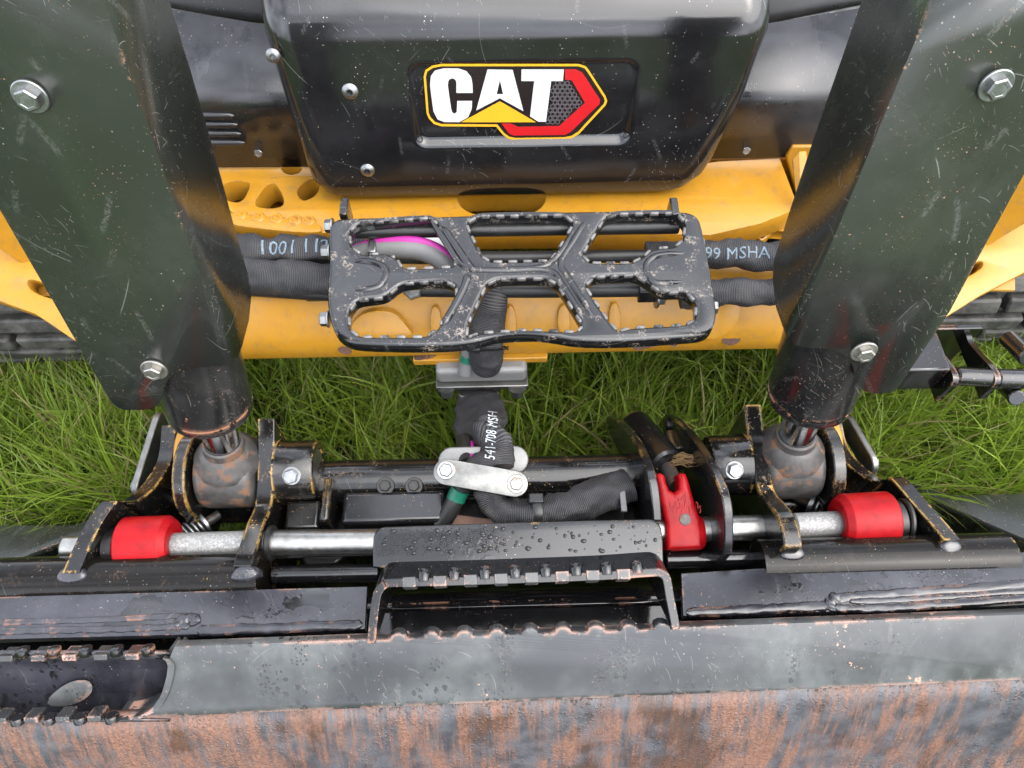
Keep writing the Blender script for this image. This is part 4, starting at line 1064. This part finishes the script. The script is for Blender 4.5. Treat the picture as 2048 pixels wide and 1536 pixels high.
# round top bar in two lengths, with weld pads where the plates land
ZB = .322
def topbar(a, b):
    P = [UZ(a[0]+(b[0]-a[0])*i/12, a[1]+(b[1]-a[1])*i/12, ZB) for i in range(13)]
    bm = bmesh.new(); sweep(bm, P, .034, seg=44, up=ZA); finish('top_bar', bm, MAT['shaded_bar_paint'], QC, 50)
topbar((-120, 1172), (528, 1154)); topbar((1515, 1130), (2010, 1117))
for loop in ([(108, 1154), (128, 1132), (160, 1132), (178, 1148), (166, 1168), (122, 1172)], [(456, 1158), (474, 1130), (506, 1130), (522, 1148), (506, 1164), (470, 1166)], [(1556, 1108), (1566, 1092), (1602, 1092), (1614, 1110), (1600, 1126), (1564, 1124)], [(1876, 1088), (1894, 1074), (1918, 1080), (1928, 1098), (1906, 1114), (1884, 1108)]):
    wp = Plane(UZ(loop[0][0]+30, loop[0][1], ZB+.034), XA, V((0, -.35, .94)))
    plate('weld', [chaikin(wp.px(loop), 2)], wp, .022, MAT['bucket_black'], QC, h=.004, bev=.007, res=3, smooth=70)
# rear cross tube, channel box and small block
P = [UZ(px_, py_, .275) for px_, py_ in ((560, 968), (700, 962), (900, 958), (1100, 954), (1290, 948))]
bm = bmesh.new(); sweep(bm, P, .031, seg=36); finish('cross_tube', bm, MAT['coupler_paint'], QC, 50)
for px_ in (450, 1640):
    bm = bmesh.new(); rod(bm, UZ(px_-150, 1010, .2), UZ(px_+150, 1004, .2), .03); finish('cross_tube', bm, MAT['coupler_paint'], QC, 50)
bm = bmesh.new(); a, b = UZ(684, 1015, .300), UZ(892, 1012, .300)
box(bm, V(((a.x+b.x)/2, (a.y+b.y)/2, .262)), ((b.x-a.x)/2, .024, .040)); cb = finish('channel_box', bm, MAT['coupler_plain'], QC, bevel=.007, seg=3)
for px_ in (771, 828): bolt(cb, UZ(px_, 972, .302), V((0, -.3, 1)), .0085, MAT['plain_black'], washer=1.5)
bm = bmesh.new(); a, b = UZ(570, 1030, .295), UZ(640, 1028, .295)
box(bm, V(((a.x+b.x)/2, (a.y+b.y)/2, .265)), ((b.x-a.x)/2, .022, .030)); sb = finish('stop_block', bm, MAT['coupler_paint'], QC, bevel=.006, seg=3)
bolt(sb, UZ(646, 1036, .285), XA, .010, MAT['coupler_plain'])
bm = bmesh.new(); box(bm, UZ(662, 1015, .285), (.006, .032, .035)); finish('end_cheek', bm, MAT['coupler_paint'], QC, bevel=.004)
bm = bmesh.new(); prism(bm, [UZ(600, 1112, .28), UZ(690, 1110, .28), UZ(670, 1130, .28), UZ(610, 1132, .28)], V((0, 0, -.03))); finish('stop_block', bm, MAT['plain_black'], QC, bevel=.004)
bm = bmesh.new(); prism(bm, [UZ(880, 1024, .262), UZ(1005, 1040, .262), UZ(1005, 1056, .262), UZ(880, 1056, .262)], V((0, 0, -.008))); finish('wear_plate', bm, MAT['rust_pink'], QC, bevel=.002)
bm = bmesh.new(); prism(bm, [UZ(890, 975, .255), UZ(1250, 960, .255), UZ(1250, 1060, .255), UZ(890, 1070, .255)], V((0, 0, -.01))); finish('floor_plate', bm, MAT['plain_black'], QC, bevel=.002)
bm = bmesh.new(); prism(bm, [UZ(545, 990, .215), UZ(1300, 965, .215), UZ(1300, 1090, .215), UZ(545, 1120, .215)], V((0, 0, -.01))); finish('floor_plate', bm, MAT['plain_black'], QC, bevel=.002)
# slanted hose clamp
cl = Plane(UZ(962, 958, .348), XA, V((0, -.35, .94)))
def stadium(pa, pb_, r):
    a, b = pa, pb_; d = math.atan2(b[1]-a[1], b[0]-a[0]); L = []
    for c, o_ in ((b, 0), (a, math.pi)):
        for q in range(-90, 91, 15): L.append((c[0]+r*math.cos(d+o_+rad(q)), c[1]+r*math.sin(d+o_+rad(q))))
    return L
ab = cl.px([(893, 944), (1030, 968)])
hc = plate('hose_clamp', [stadium(ab[0], ab[1], .0175)], cl, .006, MAT['zinc_plate'], QC, h=.006, bev=.001)
plate('rubber_pad', [stadium(ab[0], ab[1], .0182)], cl, .016, MAT['black_hose'], hc, h=-.001, bev=.002)
blk = cl.px([(900, 918), (1030, 915)])
plate('clamp_block', [stadium(blk[0], blk[1], .020)], cl, .030, MAT['alu_block'], hc, h=-.040, bev=.005)
bolt(hc, cl.at(893, 941, .006), cl.n, .0095, washer=1.35); bolt(hc, cl.at(1033, 968, .006), cl.n, .0095, MAT['worn_bolt'], washer=1.35)
# lever cheeks and red lock lever
def horn(st_, thick, zb):
    P = [V(p) for p in catmull([tuple(UX(*q)) for q in st_], 6)]
    bm = bmesh.new(); n = len(P)
    low = [V((p.x, p.y+.012*(1-i/n), p.z-(.06+.08*min(1, i/n*1.6)))) for i, p in enumerate(P)]
    A = [bm.verts.new(p) for p in P]; B = [bm.verts.new(p+V((thick, 0, 0))) for p in P]; Cc = [bm.verts.new(p) for p in low]; D = [bm.verts.new(p+V((thick, 0, 0))) for p in low]
    for i in range(n-1):
        bm.faces.new((A[i], A[i+1], B[i+1], B[i])); bm.faces.new((A[i], Cc[i], Cc[i+1], A[i+1])); bm.faces.new((B[i], B[i+1], D[i+1], D[i])); bm.faces.new((Cc[i], D[i], D[i+1], Cc[i+1]))
    bm.faces.new((A[0], B[0], D[0], Cc[0])); bm.faces.new((A[-1], Cc[-1], D[-1], B[-1]))
    return finish('lever_cheek', bm, MAT['coupler_plain'], QC, 45, bevel=.002)
horn([(1214, 832, .165), (1240, 846, .168), (1272, 890, .172), (1292, 940, .175), (1302, 990, .178), (1306, 1042, .18)], .012, .2)
horn([(1330, 828, .25), (1358, 846, .252), (1400, 900, .256), (1432, 962, .260), (1446, 1010, .262), (1449, 1065, .264), (1446, 1108, .264)], .012, .2)
bm = bmesh.new(); a, b = UZ(1270, 850, .215), UZ(1338, 935, .300); rod(bm, a, b, .0265, 36); finish('lock_cylinder', bm, MAT['coupler_plain'], QC, 40)
bm = bmesh.new(); c = UZ(1352, 972, .320); rod(bm, b-(b-a).normalized()*.02, c, .0115, 28); finish('lock_cylinder_rod', bm, MAT['cast_steel'], QC, 40)
bm = bmesh.new(); rod(bm, UZ(1340, 868, .235), UZ(1350, 905, .25), .010); finish('hose_fitting', bm, MAT['galvanised'], QC)
bm = bmesh.new(); rod(bm, UZ(1330, 850, .23), UZ(1360, 850, .23), .012); finish('hose_fitting', bm, MAT['plain_black'], QC)
lbc = UZ(1368, 1066, ZR); lvn = V((0, -.30, .954)).normalized(); lv_pl = Plane(lbc+lvn*.0262, XA, lvn)
lev = [(1311, 948), (1322, 945), (1330, 950), (1334, 966), (1340, 980), (1350, 985), (1358, 978), (1358, 960), (1356, 950), (1362, 945), (1373, 947), (1378, 960), (1392, 1010), (1403, 1040), (1407, 1066), (1405, 1096), (1335, 1100), (1332, 1045), (1321, 1000)]
RL = plate('lock_lever', [lv_pl.px(lev)], lv_pl, .034, MAT['red'], QC, h=0, bev=.0065, res=3)
bm = bmesh.new(); p, q = UZ(1333, 1068, ZR+.002), UZ(1404, 1064, ZR+.002); L = (q-p).length
lathe(bm, p, q-p, [(0, 0), (0, .0205), (.004, .0235), (L-.004, .0235), (L, .0205), (L, 0)], 44); finish('lever_boss', bm, MAT['red'], RL, 40)
bm = bmesh.new(); lathe(bm, lv_pl.at(1370, 1039, 0), lv_pl.n, [(0, 0), (0, .0078), (.0012, .0074), (.0012, 0)], 28); finish('pin_head', bm, MAT['cast_steel'], RL)
for i, (s_, px_, py_, sz) in enumerate((('54', 1362, 997, .020), ('41AN-10-', 1365, 1011, .0125), ('5477-150', 1367, 1021, .0125))):
    lettering('embossed_mark', s_, sz, lv_pl.at(px_, py_, 0), lv_pl.n, V((1, -.02, 0)), RL, MAT['red'], RL, lift=.0014)
# droplet plate in the middle
dp = Plane(UZ(1040, 1085, .388), XA, V((0, -.12, 1)))
drop_plate = plate('centre_plate', [chaikin(dp.px([(745, 1150), (745, 1085), (748, 1066), (757, 1056), (772, 1052), (1295, 1036), (1315, 1042), (1326, 1060), (1328, 1150)]), 1)], dp, .012, MAT['coupler_plain'], QC, bev=.003, res=2)
# water beads on it
bm = bmesh.new(); rng = random.Random(3)
for i in range(430):
    dense = rng.random() < .72
    px_ = rng.uniform(758, 1010) if dense else rng.uniform(760, 1318); py_ = rng.uniform(1060, 1112)-(px_-760)*.022
    r_ = rng.choice((.0007, .0009, .0011, .0013, .0016)) if dense else rng.choice((.001, .0014, .002, .0028))
    c = dp.at(px_, py_, 0); sq = rng.uniform(.7, 1.5)
    rr_ = lathe(bm, c, dp.n, [(-.0002, r_), (r_*.28, r_*.86), (r_*.45, r_*.5), (r_*.52, 0)], 8)
    for ring in rr_:
        for v in ring: v.co.x = c.x+(v.co.x-c.x)*sq
t = NT('water'); t.set((.004, .004, .005), .04); MAT['water'] = t.m
finish('water_beads', bm, MAT['water'], drop_plate, 60, kind='stuff')
# ledge behind the hook plates
for a, b in (((545, 1150), (760, 1146)), ((1330, 1120), (1520, 1116))):
    bm = bmesh.new(); p, q = UZ(*a, .30), UZ(*b, .30); rod(bm, p, q, .012, 20); finish('stiffener', bm, MAT['bucket_gloss'], QC, 40)

# ------------------------------------------------------------------ bucket
BK = thing('bucket', 'scuffed black steel bucket with serrated steps and rusty inside at the bottom', 'bucket', (0, .1, 0))
def sheet(name, rows, mat, thick=.006, bevel=0, parent=None, sub=0):
    bm = bmesh.new()
    R_ = [[bm.verts.new(p) for p in r] for r in rows]
    for a, b in zip(R_, R_[1:]):
        for i in range(len(a)-1): bm.faces.new((a[i], a[i+1], b[i+1], b[i]))
    o = finish(name, bm, MAT[mat], parent or BK, 60)
    m = o.modifiers.new('s', 'SOLIDIFY'); m.thickness = thick; m.offset = 0
    return o
# rear shell from the ground up behind the coupler
sheet('rear_shell', [[V((x, y, z)) for x in (-.86, .86)] for y, z in ((.455, .012), (.43, .02), (.36, .10), (.29, .20), (.24, .30))], 'bucket_gloss')
for s, loop in ((-1, [(-60, 1050), (150, 1050), (300, 986), (308, 996), (180, 1062), (60, 1108), (-60, 1160)]), (1, [(2110, 985), (1900, 990), (1800, 940), (1792, 950), (1890, 1008), (1985, 1050), (2110, 1102)])):
    pl = Plane(UZ(loop[0][0]+60*(-s if s > 0 else 1), 1060, .12), XA, V((0, .45, .9)))
    plate('rear_wing', [pl.px(loop)], pl, .010, MAT['guard_paint'], BK, bev=.002)
# hook plates, left and right, sloping gently up towards the front edge
hook = Plane(UZ(400, 1190, .350), XA, V((0, .20, 1)))
hk1 = plate('hook_plate', [hook.px([(-120, 1196), (735, 1172), (730, 1258), (420, 1268), (-120, 1282)])], hook, .012, MAT['bucket_black'], BK, bev=.002)
hook2 = Plane(UZ(1700, 1150, .350), XA, V((0, .20, 1)))
hk2 = plate('hook_plate', [hook2.px([(1362, 1146), (2170, 1096), (2170, 1196), (1700, 1222), (1366, 1232)])], hook2, .012, MAT['bucket_black'], BK, bev=.002)
bm = bmesh.new(); prism(bm, [UZ(-120, 1230, .295), UZ(2170, 1170, .295), UZ(2170, 1300, .295), UZ(-120, 1340, .295)], V((0, 0, -.01))); finish('inner_floor', bm, MAT['bucket_gloss'], BK)
# weld beads along the hook plates
def bead(pxs, pl, r, h=.002, mat='bucket_black', ry=None, parent=None):
    P = [V(p) for p in catmull([tuple(pl.at(x, y, h)) for x, y in pxs], 14)]
    bm = bmesh.new(); n = len(P); sweep(bm, P, [r*(.35 if i in (0, n-1) else 1) for i in range(n)], [(ry or r*.45)]*n, seg=14, rough=r*.30, rscale=210)
    finish('weld_bead', bm, MAT[mat], parent or BK, 70)
bead([(-100, 1247), (60, 1244), (200, 1240), (330, 1233), (375, 1232)], hook, .004, 0); bead([(-100, 1266), (100, 1262), (260, 1258), (380, 1252)], hook, .0045, 0)
bead([(350, 1250), (368, 1240), (388, 1238), (392, 1250)], hook, .007, 0)
bead([(395, 1262), (560, 1256), (725, 1250)], hook, .0065, 0)
bead([(1665, 1208), (1690, 1195), (1780, 1188), (1900, 1180), (2150, 1160)], hook2, .0062, -.001); bead([(1700, 1204), (1800, 1200), (1950, 1190), (2150, 1176)], hook2, .004, 0); bead([(1670, 1216), (1760, 1217), (1900, 1208), (2150, 1190)], hook2, .005, 0)
bead([(1372, 1226), (1500, 1220), (1655, 1212)], hook2, .0065, 0)
bead([(1660, 1222), (1662, 1205), (1676, 1192)], hook2, .0075, 0)
# lip: leaning plate whose top edge shows its thickness
lipn = V((0, -.70, .714))
lip = Plane(UZ(1050, 1272, .40), XA, lipn)
def lipy(px): return 1307-(px/2048)*78
def lipb(px): return 1448-(px/2048)*88
top = [(348, lipy(348))]
# serrated middle of the lip's top edge
xs = 745
top += [(742, lipy(742))]
while xs < 1322:
    y = lipy(xs); top += [(xs, y+2), (xs+34, y+1), (xs+37, y-6), (xs+46, y-11), (xs+57, y-11), (xs+66, y-6), (xs+69, y+1)]
    xs += 66
top += [(1358, lipy(1358)), (2180, lipy(2180))]
loop = top+[(2180, lipb(2180)), (1400, lipb(1400)), (300, lipb(300)), (262, 1442), (302, 1418), (322, 1390), (332, 1355), (336, 1322)]
lp_ = plate('lip_plate', [lip.px(loop)], lip, .014, MAT['bucket_lip'], BK, bev=.0015)
# rusted inner wall curving down and forward below the lip
r0 = [lip.at(x, lipb(x)-2, -.010) for x in np.linspace(-120, 2180, 24)]
rows = [r0]
for dy, dz in ((-.020, -.024), (-.040, -.055), (-.058, -.09), (-.08, -.14), (-.12, -.20), (-.20, -.245), (-.32, -.27), (-.46, -.28)):
    rows.append([p+V((0, dy, dz)) for p in r0])
sheet('inner_wall', rows, 'rust', .008)
# left step: recessed tray with serrated edges
tray = Plane(lip.O+lipn*-.034, XA, lipn)
lipd = lambda x, y, h: Plane(lip.O+lipn*h, XA, lipn).at(x, y)
sheet('step_tray', [[lipd(x, y, h) for x in (-130, 0, 130, 250, 340)] for y, h in ((1304, -.002), (1318, -.022), (1340, -.030), (1382, -.034), (1384, -.037), (1424, -.030), (1440, -.006))], 'bucket_black', .004)
plate('tray_lit_oval', [chaikin(tray.px([(96, 1398), (120, 1372), (150, 1354), (180, 1352), (192, 1364), (188, 1382), (160, 1400), (118, 1407)]), 2)], tray, .001, MAT['bucket_lip'], BK, h=.0075)  # pale oval plate painted in for lit steel seen through an opening
bm = bmesh.new(); P = [V(p) for p in catmull([tuple(lip.at(x, y, .001)) for x, y in ((326, 1316), (336, 1330), (332, 1360), (320, 1394), (300, 1420), (262, 1436), (230, 1438))], 6)]
ra = []; 
for p in P: ra.append((bm.verts.new(p), bm.verts.new(p+lip.u*.008+lip.n*.001), bm.verts.new(p-lipn*.045), bm.verts.new(p+lip.u*.008-lipn*.045)))
for a, b in zip(ra, ra[1:]):
    bm.faces.new((a[0], b[0], b[1], a[1])); bm.faces.new((a[0], a[2], b[2], b[0])); bm.faces.new((a[1], b[1], b[3], a[3]))
finish('tray_end', bm, MAT['bucket_lip'], BK, 50)
def teeth(a, b, n, pl, h, w=.0105, depth=.016, flip=1, sub='grip_tooth', y2=0):
    """alternating flat blocks and half-round lugs along an edge"""
    for i in range(n):
        f0, f1 = (i+.08)/n, (i+.52)/n; fc = (i+.77)/n
        g_ = lambda f: pl.at(a[0]+(b[0]-a[0])*f, a[1]+(b[1]-a[1])*f, h)
        p, q = g_(f0), g_(f1); d = (q-p).normalized(); w_ = pl.n.cross(d)
        bm = bmesh.new(); box(bm, (p+q)/2-pl.n*depth*.5, ((q-p).length/2, w*.5, depth*.5), (d, w_, pl.n)); finish(sub, bm, MAT['tooth'], BK, bevel=.001)
        bm = bmesh.new(); c = g_(fc)+w_*flip*w*.35
        r_ = (q-p).length*.50; wd = w_*flip
        lathe(bm, c-wd*w*.35-pl.n*(r_*.88), wd, [(0, 0), (0, r_*.9), (.0012, r_), (w*1.1, r_*.96), (w*1.3, r_*.7), (w*1.35, 0)], 20); finish(sub, bm, MAT['bucket_gloss'], BK, 40)
black('tooth', (.02, .02, .02), .16, .3, (.12, .12, .12), .4, chip=(.46, .26, .19), chipw=.85, chipr=.005)
teeth((-66, 1316), (310, 1310), 6, lip, .004, .0075, .02)
teeth((-80, 1440), (235, 1433), 5, lip, .004, .0075, .02, -1)
# middle U step bracket: bent strip standing up and leaning forward
ub_pl = Plane(UZ(1045, 1160, .425), XA, V((0, -.14, .99)))
ex = V((0, .098, -.122))                                     # the strip runs back and down from its front edge
outer = [(734, 1287), (738, 1240), (744, 1196), (750, 1178), (762, 1164), (782, 1158), (900, 1155), (1045, 1150), (1200, 1144), (1300, 1137), (1322, 1138), (1336, 1146), (1343, 1160), (1348, 1190), (1356, 1230), (1361, 1258)]
def ofs(l, d):
    out_ = []
    for i, p in enumerate(l):
        a, b = V((*l[max(i-1, 0)], 0)), V((*l[min(i+1, len(l)-1)], 0)); t_ = (b-a).normalized(); out_.append((p[0]-t_.y*d, p[1]+t_.x*d))
    return out_
O_ = catmull(outer, 3); I_ = ofs(O_, 17)
bm = bmesh.new()
Ov = [ub_pl.at(*p) for p in O_]; Iv = [ub_pl.at(*p) for p in I_]
rows_ = [[bm.verts.new(p) for p in Ov], [bm.verts.new(p) for p in Iv], [bm.verts.new(p+ex) for p in Iv], [bm.verts.new(p+ex) for p in Ov]]
for k in range(4):
    a, b = rows_[k], rows_[(k+1) % 4]
    for i in range(len(a)-1): bm.faces.new((a[i], a[i+1], b[i+1], b[i]))
for e_ in (0, -1): bm.faces.new([r[e_] for r in rows_])
finish('step_bracket', bm, MAT['bucket_gloss'], BK, 50, bevel=.0012)
teeth((800, 1165), (1290, 1147), 8, ub_pl, .002, .012, .022, 1)
# dry grass caught on the lever
bm = bmesh.new(); rng = random.Random(8)
for i in range(26):
    a = UZ(1345+rng.uniform(-4, 10), 918+rng.uniform(-8, 14), .31); b = UZ(1385+rng.uniform(-14, 16), 918+rng.uniform(-12, 18), .315+rng.uniform(-.01, .02))
    sweep(bm, [a, (a+b)/2+V((0, rng.uniform(-.006, .006), rng.uniform(-.004, .01))), b], .0007, seg=5)
tag(finish('straw_tuft', bm, MAT['dry_straw'], None, 60), 'tuft of dry brown straw caught beside the red lever', 'straw')
